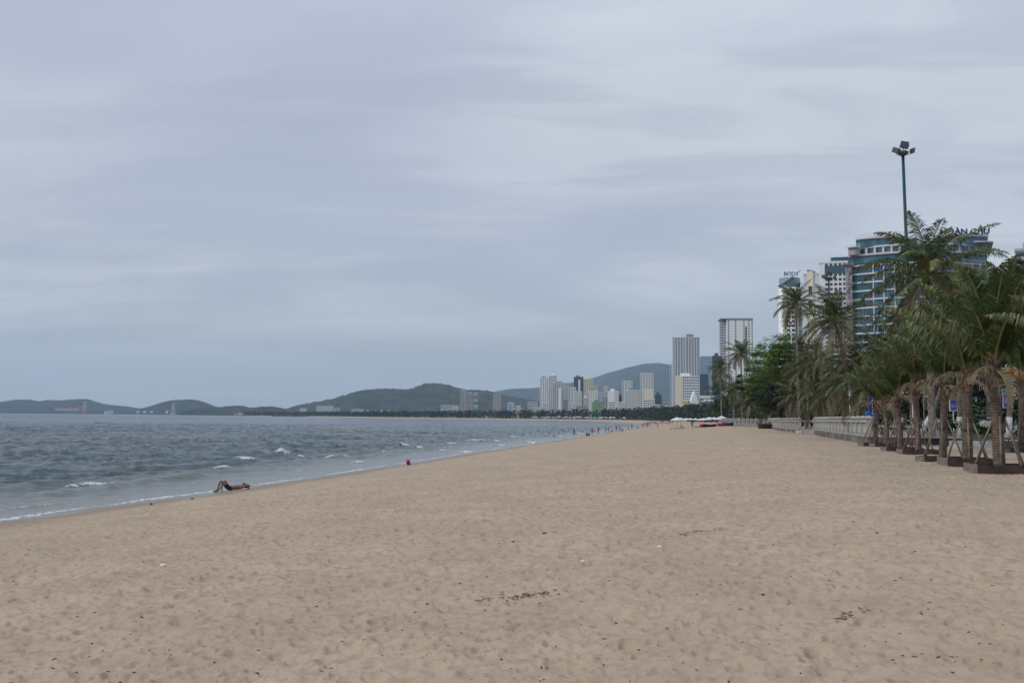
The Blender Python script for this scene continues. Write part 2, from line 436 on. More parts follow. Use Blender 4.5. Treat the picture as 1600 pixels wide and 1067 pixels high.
h3 = mth(t, 'MULTIPLY', tn(t, mp.outputs[0], .12, 3, .5), 1.1)
hh = mth(t, 'ADD', mth(t, 'ADD', h1, h2), h3)
bs = mapr(t, ao.outputs['Fac'], 0, 10, .25, 1)
hh = mth(t, 'MULTIPLY', mth(t, 'MULTIPLY', hh, bs), mapr(t, ao.outputs['Fac'], 80, 1200, 1, 3.5))
bu = t.nodes.new('ShaderNodeBump'); bu.inputs['Distance'].default_value = 1.0; bu.inputs['Strength'].default_value = .75
t.links.new(hh, bu.inputs['Height']); t.links.new(bu.outputs[0], b.inputs['Normal'])
me.materials.append(sm)
structure('sea_water', me)

# ------------------------------------------------------------------ hills
def hill(name, D, prof, W, m, seed, step=4.0, rough=.06, bz=-1.0):
    pts = [at(px, py, D) for px, py in prof]
    xs = np.array([p.x for p in pts]); zs = np.array([max(p.z, 0) for p in pts])
    n = max(60, int((xs[-1]-xs[0])/step)); X = np.linspace(xs[0], xs[-1], n)
    # smooth interpolation
    H = np.interp(X, xs, zs); k = max(3, int(n/len(prof)*.45)); ker = np.hanning(k+2)[1:-1]; ker /= ker.sum()
    H = np.convolve(np.pad(H, k, mode='edge'), ker, 'same')[k:-k]
    T = np.linspace(-1, 1, 41); XX, TT = np.meshgrid(X, T)
    HH = np.interp(XX, X, H)
    YY = D+TT*W
    spur = .22*np.sin(XX/(W*.35)+seed)+.3*(fbm(XX/(W*.3), YY/(W*.3), seed, 4)-.5)
    Z = HH*np.clip(1-np.abs(TT)**1.5, 0, 1)**.9*(1+spur*np.abs(TT)*1.3*(1-np.abs(TT))*2)
    Z += (fbm(XX/9, YY/9, seed+3, 2)-.5)*rough*14*np.clip(HH/15, 0, 1)
    Z = np.where(np.abs(TT) > .99, bz, Z)
    vs = np.stack([XX, YY, Z], -1).reshape(-1, 3); idx = np.arange(vs.shape[0]).reshape(XX.shape)
    q = np.stack([idx[:-1, :-1], idx[:-1, 1:], idx[1:, 1:], idx[1:, :-1]], -1).reshape(-1, 4)
    me = bpy.data.meshes.new(name); me.from_pydata(vs.tolist(), [], q.tolist()); me.materials.append(m)
    me.polygons.foreach_set('use_smooth', [True]*len(q)); me.update()
    return structure(name, me)
hm = mat('forest_slope', (.042, .056, .036), .95, col2=(.014, .022, .016), scale=.012, coords='Object', bump=3, bscale=.08, detail=8)
hm2 = mat('forest_far', (.056, .062, .056), .95, col2=(.022, .034, .022), scale=.004, bump=10, bscale=.012, detail=8)
hill('mountain', 9600, [(740,640),(758,618),(775,611),(800,607),(830,606.5),(870,602),(905,595),(930,590),(950,583),(975,577),(1000,571),(1022,570),(1047,573),(1068,565),(1093,558),(1118,557.5),(1140,561),(1200,575),(1300,600),(1500,640)], 1500, hm2, 5, 18, .25)
hill('hill', 5200, [(440,647),(455,640),(470,632.5),(490,628.5),(515,624),(540,617),(560,611),(580,608.2),(600,607.5),(620,608.5),(642,609.5),(652,606),(665,602),(680,601.5),(697,602.5),(712,607),(730,611),(762,612),(780,617),(800,620),(830,625),(860,632),(900,640),(960,652)], 700, hm, 9, 4, 1.0)
hill('island', 7600, [(-70,644),(-40,638),(-10,633),(10,627),(24,624.5),(45,624),(62,627),(72,624.5),(92,625.5),(102,624.7),(120,623.3),(137,623.3),(150,629),(172,633),(190,634.5),(205,637.5),(225,638.5),(262,645)], 600, hm, 15, 7, .2)
hill('island', 6400, [(205,644.5),(218,639),(235,634.5),(255,628),(272,624.8),(300,624.3),(315,629),(330,635),(350,642),(375,648)], 420, hm, 21, 5, .3)
hill('headland', 4500, [(283,648.2),(296,642),(312,638),(330,637),(345,636),(362,633.5),(380,634.5),(396,637.5),(410,635.8),(428,636),(440,638),(452,641),(475,647)], 160, hm, 27, 3, .6)
hill('headland', 7100, [(45,645),(60,639.5),(90,638),(130,637.5),(165,639),(200,640.5),(230,644)], 150, hm, 33, 5, .35)

# ------------------------------------------------------------------ buildings
GLASS = mat('window_glass', (.035, .055, .07), .18, spec=.6)
GLASS2 = mat('dark_recess', (.055, .065, .075), .5)
TEAL = mat('teal_glass', (.045, .148, .195), .12, var=.4, scale=.35, spec=.6)
WHITE = mat('white_paint', (.78, .78, .76), .8, var=.06, scale=.08)
def paint(name, c): return mat(name, c, .8, var=.07, scale=.08)
CREAM = paint('cream_paint', (.70, .65, .48)); GREY = paint('grey_paint', (.42, .43, .44)); PALE = paint('pale_paint', (.60, .62, .64))
DARKB = paint('dark_blue_paint', (.07, .095, .14)); GREEN = paint('green_paint', (.27, .43, .22)); PINK = paint('pink_paint', (.52, .42, .42))
BLUEW = paint('blue_paint', (.12, .30, .55)); REDR = mat('red_tiles', (.30, .085, .05), .8); MAUVE = paint('mauve_cladding', (.40, .36, .37))
ROOFM = paint('roof_grey', (.22, .23, .24)); BEIGE = paint('beige_paint', (.46, .44, .41))
BK = 'city buildings along the bay'
def cube_me(name, m):
    b = MB(); b.box(-.5, .5, -.5, .5, -.5, .5); return b.mesh(name, m)
CUBE = {}
def box_part(name, m, parent, x0, x1, y0, y1, z0, z1):
    k = (name, m.name)
    if k not in CUBE: CUBE[k] = cube_me(name, m)
    return link(name, CUBE[k], parent, ((x0+x1)/2, (y0+y1)/2, (z0+z1)/2), None, (abs(x1-x0), abs(y1-y0), abs(z1-z0)))
def tower(label, px0, px1, ytop, D, wallm, floors=None, bays=6, style='grid', dep=22, glass=GLASS2, group=BK, name='tower_block', cat='building', roofbox=True, gz0=1.8, wf=.52, blank=None, pier_m=None, fh=3.3, rz=0):
    a = at(px0, ytop, D); b = at(px1, ytop, D); W = b.x-a.x; H = a.z-gz0
    th = math.atan2((a.x+b.x)/2, D); W *= math.cos(th)
    e = empty(name, ((a.x+b.x)/2, D, gz0), label, cat, group, rz-th)
    box_part('wall', wallm, e, -W/2, W/2, 0, dep, 0, H)
    n = floors or max(2, int(round(H/fh))); n = min(n, 48); f = H/n
    if style != 'plain':
        lo = 1 if n > 3 else 0
        for i in range(lo, n):
            z = i*f+f*.28
            box_part('window_band', glass, e, -W/2+.35 if blank is None else -W/2+blank*W, W/2-.35, -.12, dep*.5, z, z+f*wf)
            if blank is None: box_part('side_window_band', glass, e, -W/2-.12, W/2+.12, dep*.12, dep*.88, z, z+f*wf)
        pm = pier_m or wallm
        if style == 'grid':
            x0 = -W/2 if blank is None else -W/2+blank*W
            bw = (W/2-x0)/bays; t = min(bw*.32, 1.6)
            for k in range(bays+1):
                x = x0+k*bw
                box_part('pier', pm, e, max(-W/2-.02, x-t/2), min(W/2+.02, x+t/2), -.34, -.004, 0, H-.02)
        if style == 'fins':
            bw = W/bays
            for k in range(bays+1):
                x = -W/2+k*bw
                box_part('pier', pm, e, x-bw*.28 if k else -W/2-.02, x+bw*.28 if k < bays else W/2+.02, -.55, -.004, 0, H+.4)
    box_part('parapet', pm if style not in ('plain',) else wallm, e, -W/2-.25, W/2+.25, -.45, dep+.2, H, H+1.1)
    if roofbox:
        box_part('roof_housing', random.choice([ROOFM, wallm]), e, -W*.28, W*.12, dep*.25, dep*.7, H+1.1, H+1.1+random.uniform(2.5, 4.5))
    return e, W, H
# distant town, left of the curve
tower('slim grey beige tower at the left end of the distant skyline', 719, 730.5, 609.5, 2600, BEIGE, bays=3, dep=16, style='fins')
tower('grey tower close on the right of the slim beige one', 730, 740, 615, 2560, GREY, bays=4, dep=18)
e, W, H = tower('narrow white tower with teal panels beside the grey tower', 740.6, 746.6, 614.5, 2520, WHITE, bays=2, dep=14, style='bands')
for k in (.28, .55, .8): box_part('teal_panel', TEAL, e, -W/2-.3, W/2+.3, -.6, 4, H*k, H*(k+.09))
tower('lone grey ribbed tower in front of the green hill', 770.5, 783, 616.5, 2450, BEIGE, bays=5, dep=18, style='fins')
e, W, H = tower('small white and blue block on the shore below the green hill', 793, 803.5, 630, 2300, WHITE, bays=3, dep=14)
box_part('blue_panel', BLUEW, e, -W*.2, W*.12, -.7, 2, 3, H*.95)
tower('low pale building right of the white and blue block', 804.5, 818, 638.5, 2280, PALE, bays=5, dep=14, roofbox=False)
tower('pale blue white slab standing alone before the tall cluster', 824.3, 840.5, 628.5, 2200, PALE, bays=6, dep=16, roofbox=False)
tower('tall white ribbed tower at the left edge of the tall cluster', 844, 857.5, 590.5, 2050, WHITE, bays=4, dep=20, style='fins')
tower('white tower with a stepped crown behind the ribbed tower', 857.8, 870, 587, 2090, WHITE, bays=4, dep=20)
e, W, H = tower('grey gridded tower with a white slab up its front', 864, 887.5, 598.5, 1980, PALE, bays=8, dep=22, glass=GLASS)
box_part('front_slab', WHITE, e, -W*.12, W*.07, -1.6, -.36, 0, H*.86)
tower('short grey block at the foot of the gridded tower', 880, 887.3, 625, 1900, GREY, bays=2, dep=10, style='bands')
tower('white tower with a thin side strip right of the gridded tower', 888.5, 900, 605.5, 1960, WHITE, bays=3, dep=16)
e, W, H = tower('dark blue tower with a broad white stripe', 896.8, 911.5, 589.5, 2150, DARKB, bays=4, dep=18, glass=GLASS)
box_part('white_stripe', WHITE, e, -W*.02, W*.17, -1.0, -.36, 0, H*.95)
tower('cream tower right of the dark blue one', 912.5, 927, 592.5, 2080, CREAM, bays=4, dep=20, wf=.4)
tower('white mid height block below the dark blue tower', 897, 909.5, 612.5, 1850, WHITE, bays=4, dep=14)
tower('white stepped block in front of the cream tower', 918.5, 933.5, 611.5, 1800, WHITE, bays=4, dep=14, wf=.35)
tower('light grey block behind the green building', 934.5, 949.3, 613.5, 1900, PALE, bays=5, dep=16)
tower('white block with large sign strokes on its side', 949.8, 967, 611.5, 1780, WHITE, bays=5, dep=16, wf=.3, blank=.6)
tower('low bright green building among the white blocks', 925.5, 942, 628, 1700, GREEN, bays=4, dep=12, wf=.4)
tower('low pinkish building left of the green one', 900.5, 917, 634.5, 1720, PINK, bays=4, dep=12, roofbox=False)
tower('low grey building squeezed beside the green one', 942.3, 949.5, 621, 1690, GREY, bays=2, dep=10, roofbox=False)
tower('narrow dark building right of the sign block', 967.3, 971.5, 618, 1800, DARKB, bays=2, dep=12, style='bands', roofbox=False)
tower('tall white tower behind the white gridded slab', 972, 988, 595.8, 1780, WHITE, bays=4, dep=18, fh=3.6)
tower('wide white gridded slab before the tall white tower', 978.5, 999.5, 610.5, 1640, WHITE, bays=8, dep=16, glass=GLASS)
e, W, H = tower('tall tower with a cream blank lower front', 1000.3, 1021, 584, 1620, WHITE, bays=5, dep=18, fh=3.6)
box_part('blank_wall', CREAM, e, -W*.22, W/2+.1, -1.3, -.36, 2, H*.66)
tower('white low slab under the cream fronted tower', 1006, 1023, 624.5, 1500, WHITE, bays=6, dep=12, roofbox=False)
tower('dark grey blue block in the gap right of the cream front', 1023.6, 1034, 617.5, 1500, DARKB, bays=3, dep=14)
tower('low grey house row left of the tallest gridded tower', 1034.5, 1046, 629, 1400, GREY, bays=5, dep=12, roofbox=False)
tower('slim blue grey tower pressed against the gridded tower', 1046.2, 1053, 572, 1850, PALE, bays=2, dep=14, glass=GLASS, roofbox=False)
for a_ in (('small white block squeezed between the ribbed tower and the gridded one', 871, 878, 607, 2150, WHITE, 3), ('short white block at the foot of the tall ribbed tower', 849, 856, 630, 1850, WHITE, 3), ('short cream block left of the green building', 911, 919, 622, 1750, CREAM, 4), ('low white block beneath the sign block', 951, 960, 628, 1600, WHITE, 4),
           ('slim white block behind the light grey one', 943, 950, 604, 2200, WHITE, 3), ('low white block left of the pale blue slab', 806, 814, 634, 2150, WHITE, 4), ('low white pair of floors right of the pale blue slab', 834, 843, 637, 2000, WHITE, 4), ('tiny white block at the foot of the white tower with a side strip', 890, 898, 631, 1700, WHITE, 3),
           ('small white block left of the wide gridded slab', 966, 976, 629, 1550, WHITE, 4), ('pale low block right of the cream fronted tower', 1022, 1032, 633, 1350, PALE, 4), ('white low block at the foot of the tallest gridded tower', 1040, 1052, 635, 1250, WHITE, 5), ('cream small block behind the white stepped block', 927, 934, 603, 2250, CREAM, 3)):
    tower(a_[0], a_[1], a_[2], a_[3], a_[4], a_[5], bays=a_[6], dep=12, roofbox=(a_[3] < 625))
# the tall gridded tower
e, W, H = tower('tallest grey tower of close balconies, behind the cream sided hotel', 1050.3, 1093, 527.5, 1740, PALE, floors=40, bays=10, dep=26, wf=.6, glass=GLASS)
box_part('corner_shaft', PALE, e, -W/2-.03, -W/2+W*.05, -.9, -.36, 0, H+2)
box_part('centre_shaft', PALE, e, -W*.04, -W*.01, -.9, -.36, 0, H+1.2)
box_part('roof_crown', ROOFM, e, W*.02, W*.28, 4, 14, H+1.1, H+6.5)
e, W, H = tower('cream sided white block with tall blue window columns', 1055, 1092.5, 588, 1500, WHITE, floors=16, bays=8, dep=20, wf=.62, glass=mat('blue_window', (.05, .10, .20), .25), blank=.30)
box_part('cream_flank', CREAM, e, -W/2-.05, -W/2+W*.29, -.6, -.36, 0, H+.3)
tower('dark blue glass block right of the cream sided hotel', 1093.3, 1107, 585.5, 1560, DARKB, bays=4, dep=18, glass=GLASS, roofbox=False)
tower('dark tower half hidden by palms left of the dotted white tower', 1113, 1128, 557, 1300, DARKB, bays=4, dep=16, glass=GLASS)
# dotted white tower
a = at(1135.5, 499, 1370); b2 = at(1175.5, 499, 1370); W = b2.x-a.x; H = a.z-1.8
e = empty('tower_block', ((a.x+b2.x)/2, 1370, 1.8), 'very tall white tower with dotted window columns and a dark glass strip', 'building', BK, -.09)
box_part('wall', WHITE, e, -W/2, W/2, 0, 30, 0, H)
nf = 38; fh = H/nf
DOT = GLASS2
for ci, fx in enumerate((-.42, -.03+-.12, .17, .36, .485)):
    for i in range(nf):
        if ci in (0, 2) and 1: pass
        box_part('window', DOT, e, W*fx-.8, W*fx+.8, -.15, .5, i*fh+fh*.25, i*fh+fh*.8) if i >= nf-20 else None
lowb = MB()
for fx in (-.42, -.15, .17, .36, .485):
    for i in range(2, nf-20): lowb.box(W*fx-.8, W*fx+.8, -.15, .5, i*fh+fh*.25, i*fh+fh*.8)
o = lowb.build('lower_windows', DOT, e); o['kind'] = 'stuff'
box_part('glass_strip', mat('strip_grey', (.13, .14, .155), .4), e, W*.215, W*.285, -.2, 1, H*.1, H*.93)
wa_ = at(1126.8, 499, 1370).x-(a.x+b2.x)/2
box_part('side_wing', PALE, e, wa_+.3, -W/2-.01, 6, 28, 0, H-1)
for i in range(1, nf): box_part('balcony_band', mat('balcony_grey', (.20, .21, .23), .7), e, wa_-.5, -W/2+.2, 5.4, 12, i*fh, i*fh+fh*.42)  # balcony rows in one even grey
box_part('parapet', ROOFM, e, wa_-.6, W/2+.6, -.8, 30.5, H, H+1.6)
sg = MB()
for k, x in enumerate((-9, -3, 0, 3.5, 7)):
    sg.tube([(x, 3, H+1.6), (x+1.2, 3, H+5-abs(k-2)), (x+3, 3, H+3.2)], .35, 5)
sg.build('roof_sign', WHITE, e)
# white house with a gable and a low white one
def gable_house(label, px0, px1, ytop, D, wallm, roofm, dep=9, frac=.6, name='house', group=BK, door=False, bz=None):
    a = at(px0, ytop, D); b = at(px1, ytop, D); W = b.x-a.x; bz = 1.8 if bz is None else bz; H = max(3, a.z-bz); hw = H*frac
    e = empty(name, ((a.x+b.x)/2, D, bz), label, 'house', group)
    box_part('wall', wallm, e, -W/2, W/2, 0, dep, 0, hw)
    m = MB(); o = .3
    m.add([(-W/2-o, -o, hw), (W/2+o, -o, hw), (W/2+o, dep+o, hw), (-W/2-o, dep+o, hw), (0, -o, H), (0, dep+o, H)], [(0,1,4), (1,2,5,4), (2,3,5), (3,0,4,5), (0,3,2,1)])
    m.build('roof', roofm, e)
    for k in range(max(1, int(W/4))):
        x = -W/2+(k+.5)*W/max(1, int(W/4)); box_part('window', GLASS2, e, x-.6, x+.6, -.08, .3, hw*.35, hw*.75)
    return e
gable_house('white house with a tall pointed gable before the blue windowed hotel', 1078, 1092, 611, 1050, WHITE, WHITE, frac=.55)
tower('low white terrace stepping down right of the pointed gable', 1094, 1116, 620, 900, WHITE, bays=6, dep=12, roofbox=False, wf=.4)
tower('low pale block in front of the cream sided hotel', 1066, 1077, 626, 1060, CREAM, bays=3, dep=10, roofbox=False, wf=.4)
# far left shore
tower('long white building on the far shore at the foot of the hill', 494.5, 521.5, 634.5, 3700, WHITE, bays=8, dep=25, roofbox=False, wf=.4)
tower('pale grey wing at the right end of the long white building', 519, 532, 637, 3650, PALE, bays=5, dep=20, roofbox=False)
tower('white cube building on the far headland beside the masts', 468.5, 479.5, 638.2, 3900, WHITE, bays=3, dep=25, roofbox=False, wf=.3)
tower('low white building with a flat roof right of the pale wing', 550, 568, 639.7, 3400, WHITE, bays=6, dep=20, roofbox=False)
tower('pale block left of the slim beige tower', 688, 704, 633.2, 2750, PALE, bays=5, dep=18, roofbox=False)
tower('cream and white block touching the slim beige tower', 704.5, 716.5, 634, 2720, WHITE, bays=4, dep=18, roofbox=False)
rs = random.Random(3)
HC = [WHITE, CREAM, PINK, PALE, BEIGE]
def small_house(px, yt, D, i):
    wdt = rs.uniform(3.0, 6.5)
    m = rs.choice(HC); rf = rs.choice([REDR, m, m, ROOFM])
    g = gable_house('tiny pale house in the packed row along the far headland' if px < 470 else 'tiny pale house on the wooded far shore', px, px+wdt, yt, D, m, rf, dep=12, group='tiny houses on the far headland' if px < 470 else 'tiny houses on the far shore')
for i in range(34):
    px = 366+i*2.9+rs.uniform(-1, 1); small_house(px, 646-rs.uniform(1.0, 5.0)*min(1, (px-350)/50), 3950+rs.uniform(-60, 120), i)
for px in list(np.arange(535, 550, 5))+list(np.arange(572, 588, 6))+list(np.arange(590, 645, 3.6))+list(np.arange(650, 687, 4.2))+list(np.arange(748, 768, 5)):
    small_house(float(px), 643.2+rs.uniform(-3, 1.2)+(px-600)*.008, 3000 if px < 700 else 2500, 99)
for px in (20, 212, 223, 232): pass
e = gable_house('white tent shaped roof at the foot of the round island hill', 257, 262.5, 640.8, 6000, PALE, PALE, dep=30, frac=.1, group='island buildings', bz=.5)
for px, lab in ((212, 'small white building between the islands, leftmost of three'), (222.5, 'small white building between the islands, middle of three'), (233, 'small white building between the islands, rightmost of three')):
    gable_house(lab, px, px+5, 641.6, 6000, GREY, PALE, dep=20, group='island buildings', bz=.5)
gable_house('white waterside building near the right tip of the left island', 163, 176, 639.5, 6050, PALE, ROOFM, dep=20, group='island buildings', bz=.5)
for x0, x1 in ((86, 103), (105, 112), (114, 122)):
    gable_house('long resort block under a red roof on the left island' if x0 == 86 else ('short red roofed block in the middle of the island resort' if x0 == 105 else 'rightmost red roofed block of the island resort'), x0, x1, 635.8, 6650, PINK, REDR, dep=20, group='island buildings', bz=22)
# cable car pylons
def pylon(label, px, yt, yb, D, base):
    b = at(px, yb, D); tp = at(px, yt, D); H = tp.z-(-.5)
    e = empty('cable_car_pylon', (b.x, D, -.5), label, 'pylon', 'cable car pylons')
    m = MB(); w0 = H*.17; w1 = H*.05
    z0 = H*.2
    for sx_ in (-1, 1):
        for sy_ in (-1, 1): m.tube([(sx_*w0, sy_*w0, z0), (sx_*w1, sy_*w1, H)], .65, 4)
    for k in range(8):
        t0 = k/8; t1 = (k+1)/8; a0 = w0+(w1-w0)*t0; a1 = w0+(w1-w0)*t1; za = z0+(H-z0)*t0; zb = z0+(H-z0)*t1
        m.tube([(-a0, -a0, za), (a1, -a1, zb)], .55, 4); m.tube([(a0, -a0, za), (-a1, -a1, zb)], .55, 4)
    m.build('lattice_mast', mat('pylon_paint', (.50, .50, .52), .6), e)
    box_part('cross_arm', WHITE, e, -H*.13, H*.13, -1, 1, H*.96, H)
    box_part('foundation', base, e, -w0*1.35, w0*1.35, -w0*1.35, w0*1.35, 0, z0)
pylon('lattice cable car pylon on a red base before the left island', 131.8, 627.5, 645.5, 5900, mat('red_base', (.34, .10, .08), .7))
pylon('lattice cable car pylon before the round island hill', 270.5, 630.5, 646.5, 5700, GREY)
# breakwaters
STONE = mat('breakwater_stone', (.10, .10, .10), .95, var=.3, scale=.2)
def breakwater(px0, px1, y, lab):
    a = onplane(px0, y, 0); b = onplane(px1, y, 0); D = min((a.y+b.y)/2, 3000)
    a = at(px0, y, D); b = at(px1, y, D); m = MB(); n = 40
    for k in range(n):
        x = a.x+(b.x-a.x)*k/n; s = (b.x-a.x)/n
        m.box(x, x+s*1.02, D-5-random.random()*2, D+5, -1, 1.6+random.random()*1.2)
    tag(m.build('breakwater', STONE), lab, 'breakwater')
breakwater(425, 489, 649.9, 'long dark stone breakwater off the far headland')
breakwater(581, 612, 651.6, 'short dark breakwater lying off the far beach')

# --- big hotel with teal glass
HD = 383.0; hbz = 2.3
HROT = R(-8); HC0 = at(1440, 500, HD).x
def hx(px):
    d = ray(px, 500); ux, uy = math.cos(HROT), math.sin(HROT)
    # HC0 + s*ux = t*dx ; HD + s*uy = t*dy
    det = ux*d.y-uy*d.x
    return HC0 + (HD*d.x-HC0*d.y)/det
he = empty('hotel', (HC0, HD, hbz), 'large curved hotel with teal glass bands and a rooftop name sign behind the palms', 'hotel', None, HROT)
WP = paint('hotel_white', (.60, .58, .59))
def arc_poly(px0, px1, bulge, dep, inset=0.0):
    x0, x1 = hx(px0)-HC0, hx(px1)-HC0; n = 18; pts = []
    for k in range(n+1):
        u = k/n; pts.append((x0+(x1-x0)*u, -bulge*(1-(2*u-1)**2)+bulge*.5+inset))
    pts += [(x1+dep*.25, dep), (x0+dep*.45, dep)]
    return pts
def hz(y): return at(1440, y, HD).z-hbz
BUL = 10.0
rows = [412.5+13.45*i for i in range(0, 19)]
def floor_slab(px0, px1, z0, z1, bul=BUL, inset=0, name='floor_slab', m=WP):
    b = MB(); b.prism(arc_poly(px0, px1, bul, 30, inset), z0, z1); return b.build(name, m, he)
FY = lambda px, y: y  # facade rows are level
ztop = hz(411)
zg = MB(); zg.prism(arc_poly(1335, 1552, BUL, 29, .55), 0, ztop); zg.build('glass_facade', TEAL, he)
for y in rows:
    z = hz(y); 
    if z > 1: floor_slab(1334, 1553.5, z-.30, z+.30)
def arc_y(px, inset=0, px0=1334, px1=1553.5):
    u = (px-px0)/(px1-px0); return -BUL*(1-(2*u-1)**2)+BUL*.5+inset
for px in [1366, 1381, 1396.5, 1412, 1428, 1444, 1460, 1476, 1491, 1505, 1522, 1536.5, 1552]:
    x = hx(px)-HC0; y = arc_y(px); box_part('column', WP, he, x-.19, x+.19, y-.08, y+1.2, 0, ztop)
FR = mat('mullion', (.05, .13, .16), .4)
for px in np.arange(1338, 1365, 3.6):
    x = hx(float(px))-HC0; y = arc_y(float(px), .3); box_part('mullion', FR, he, x-.12, x+.12, y-.02, y+.8, 0, ztop)
for px in [1373, 1389, 1404, 1420, 1436, 1452, 1468, 1484, 1498, 1513.5, 1529, 1544]:
    x = hx(px)-HC0; y = arc_y(px, .3); box_part('mullion', FR, he, x-.1, x+.1, y-.02, y+.8, 0, ztop)
RAIL = mat('balcony_rail', (.16, .25, .29), .3)
for y in rows[:15]:
    z = hz(y)
    b = MB(); pp = arc_poly(1368, 1553, BUL, 2, .05)[:19]
    for (xa, ya), (xb, yb) in zip(pp[:-1], pp[1:]): b.obox(((xa+xb)/2, (ya+yb)/2, z+.95), ((xb-xa)/2, (yb-ya)/2, 0), (0, .04, 0), (0, 0, .5))
    b.build('balcony_rail', RAIL, he)
# mauve end wall with the vertical letters
xw0, xw1 = hx(1325.2)-HC0, hx(1334.6)-HC0
box_part('end_wall', MAUVE, he, xw0, xw1, BUL*.5-2.2, 4, 0, hz(411.5))
box_part('end_wall_cap', ROOFM, he, xw0-1.2, xw1+.6, BUL*.5-3.2, 4.6, hz(411.5), hz(411.5)+.5)
def text_me(s, size, ext, m, bold=.0, align='CENTER'):
    cu = bpy.data.curves.new('txt', 'FONT'); cu.body = s; cu.size = size; cu.extrude = ext; cu.offset = bold; cu.align_x = align; cu.resolution_u = 3
    o = bpy.data.objects.new('txt', cu); COL.objects.link(o)
    dg = bpy.context.evaluated_depsgraph_get(); me = bpy.data.meshes.new_from_object(o.evaluated_get(dg))
    bpy.data.objects.remove(o); bpy.data.curves.remove(cu)
    me.materials.clear(); me.materials.append(m); return me
LET = mat('sign_letters', (.30, .20, .24), .6)
for k, ch in enumerate('Diamond'):
    y = 421.5+[0, 7.6, 14, 21.5, 29, 36, 43.5][k]
    o = link('letter', text_me(ch, 3.4 if k == 0 else 2.3, .1, LET, .04), he, ((xw0+xw1)/2, BUL*.5-2.33, hz(y)), (R(90), 0, 0))
# upper set-back floors
def upper(px0, px1, y0, y1, inset, glassm=TEAL, cap=True, bul=BUL):
    z0, z1 = hz(y0), hz(y1)
    b = MB(); b.prism(arc_poly(px0, px1, bul, 24, inset), z0+.4, z1); b.build('upper_glass', glassm, he)
    floor_slab(px0-.6, px1+.8, z1, z1+.7, bul, inset-.9, 'roof_slab')
upper(1331, 1552, 411, 397.5, .8)
upper(1347, 1550, 397, 383.5, 3.5)
upper(1345, 1440, 383, 369.5, 4.5, bul=4)
upper(1466, 1551, 383, 370, 2.5, bul=2)
floor_slab(1326.5, 1347, hz(385.5), hz(384), 2, 0, 'terrace_slab')
floor_slab(1329, 1347, hz(396.5), hz(385.6), 2, 1.2, 'terrace_wall', MAUVE)
floor_slab(1520, 1559.5, hz(378.5), hz(376.8), 1, 2, 'terrace_slab')
for px in (1360, 1372, 1384, 1396, 1408, 1480, 1492, 1504, 1522, 1536.5):
    x = hx(px)-HC0; box_part('upper_column', WP, he, x-.3, x+.3, arc_y(px, 3.4), 8, hz(411), hz(384))
rl = MB()
def railing(m, px0, px1, zb, inset, h=1.1, step=2.2, arc=None):
    x0, x1 = hx(px0)-HC0, hx(px1)-HC0; n = max(2, int((x1-x0)/step)); P_ = []
    for k in range(n+1):
        x = x0+(x1-x0)*k/n; px = px0+(px1-px0)*k/n; y = arc_y(px, inset, *(arc or (1326, 1560)))
        P_.append((x, y, zb+h)); m.tube([(x, y, zb), (x, y, zb+h)], .06, 4)
    m.tube(P_, .09, 4); m.tube([(p[0], p[1], p[2]-h*.5) for p in P_], .05, 4)
railing(rl, 1346, 1439, hz(369.5)+.7, 4.9, 1.4, arc=(1344.4, 1440.8))
railing(rl, 1327, 1347, hz(384), .4, 1.3); railing(rl, 1540, 1559, hz(376.8), 2.5, 1.2)
rl.build('roof_railing', mat('rail_white', (.6, .6, .62), .5), he)
SG = mat('sign_blue', (.015, .05, .09), .5)
sx_ = (hx(1483)+hx(1551.5))/2-HC0
o = link('name_sign', text_me('HOÀN CẦU', 3.5, .25, SG, .09), he, (sx_+1.2, 1.0, hz(369)+.7), (R(90), 0, 0))
for v in o.data.vertices: v.co.x *= 1.0
wtxt = max(v.co.x for v in o.data.vertices)-min(v.co.x for v in o.data.vertices)
sc_ = (hx(1551.5)-hx(1474))/wtxt; o.scale = (sc_, .85, 1)
o.location.x = (hx(1551.5)+hx(1474))/2-HC0
fr = MB()
for k in range(9):
    x = hx(1475+k*9.4)-HC0; fr.tube([(x, 2.6, hz(370)+.7), (x, 2.6, hz(360))], .1, 4)
fr.box(hx(1474)-HC0, hx(1552)-HC0, 2.5, 2.7, hz(368.3)+.55, hz(368.3)+.75); fr.build('sign_frame', ROOFM, he)
tower('grey flat roofed building at the right edge behind the palms', 1586, 1640, 391, 430, GREY, bays=8, dep=20, style='bands', group='buildings behind the promenade', cat='building')

# --- white hotel with balcony grid
e, W, H = tower('white hotel with deep square balconies and a dark glazed top storey', 1280, 1330, 410.5, 667, WHITE, floors=33, bays=6, dep=26, wf=.55, blank=.16, roofbox=False, group='buildings behind the promenade', glass=mat('deep_recess', (.07, .07, .08), .7))
box_part('restaurant_glass', mat('dark_teal', (.05, .11, .14), .2), e, -W/2+W*.17, W/2-.1, -.5, 2, H-5.2-2.2, H-2.0)
box_part('penthouse', mat('dark_teal', (.05, .11, .14), .2), e, -W*.12, W/2, 4, 22, H+1.1, H+4.3)
box_part('penthouse_roof', WHITE, e, -W*.16, W/2+.5, 3, 23, H+4.3, H+5.0)
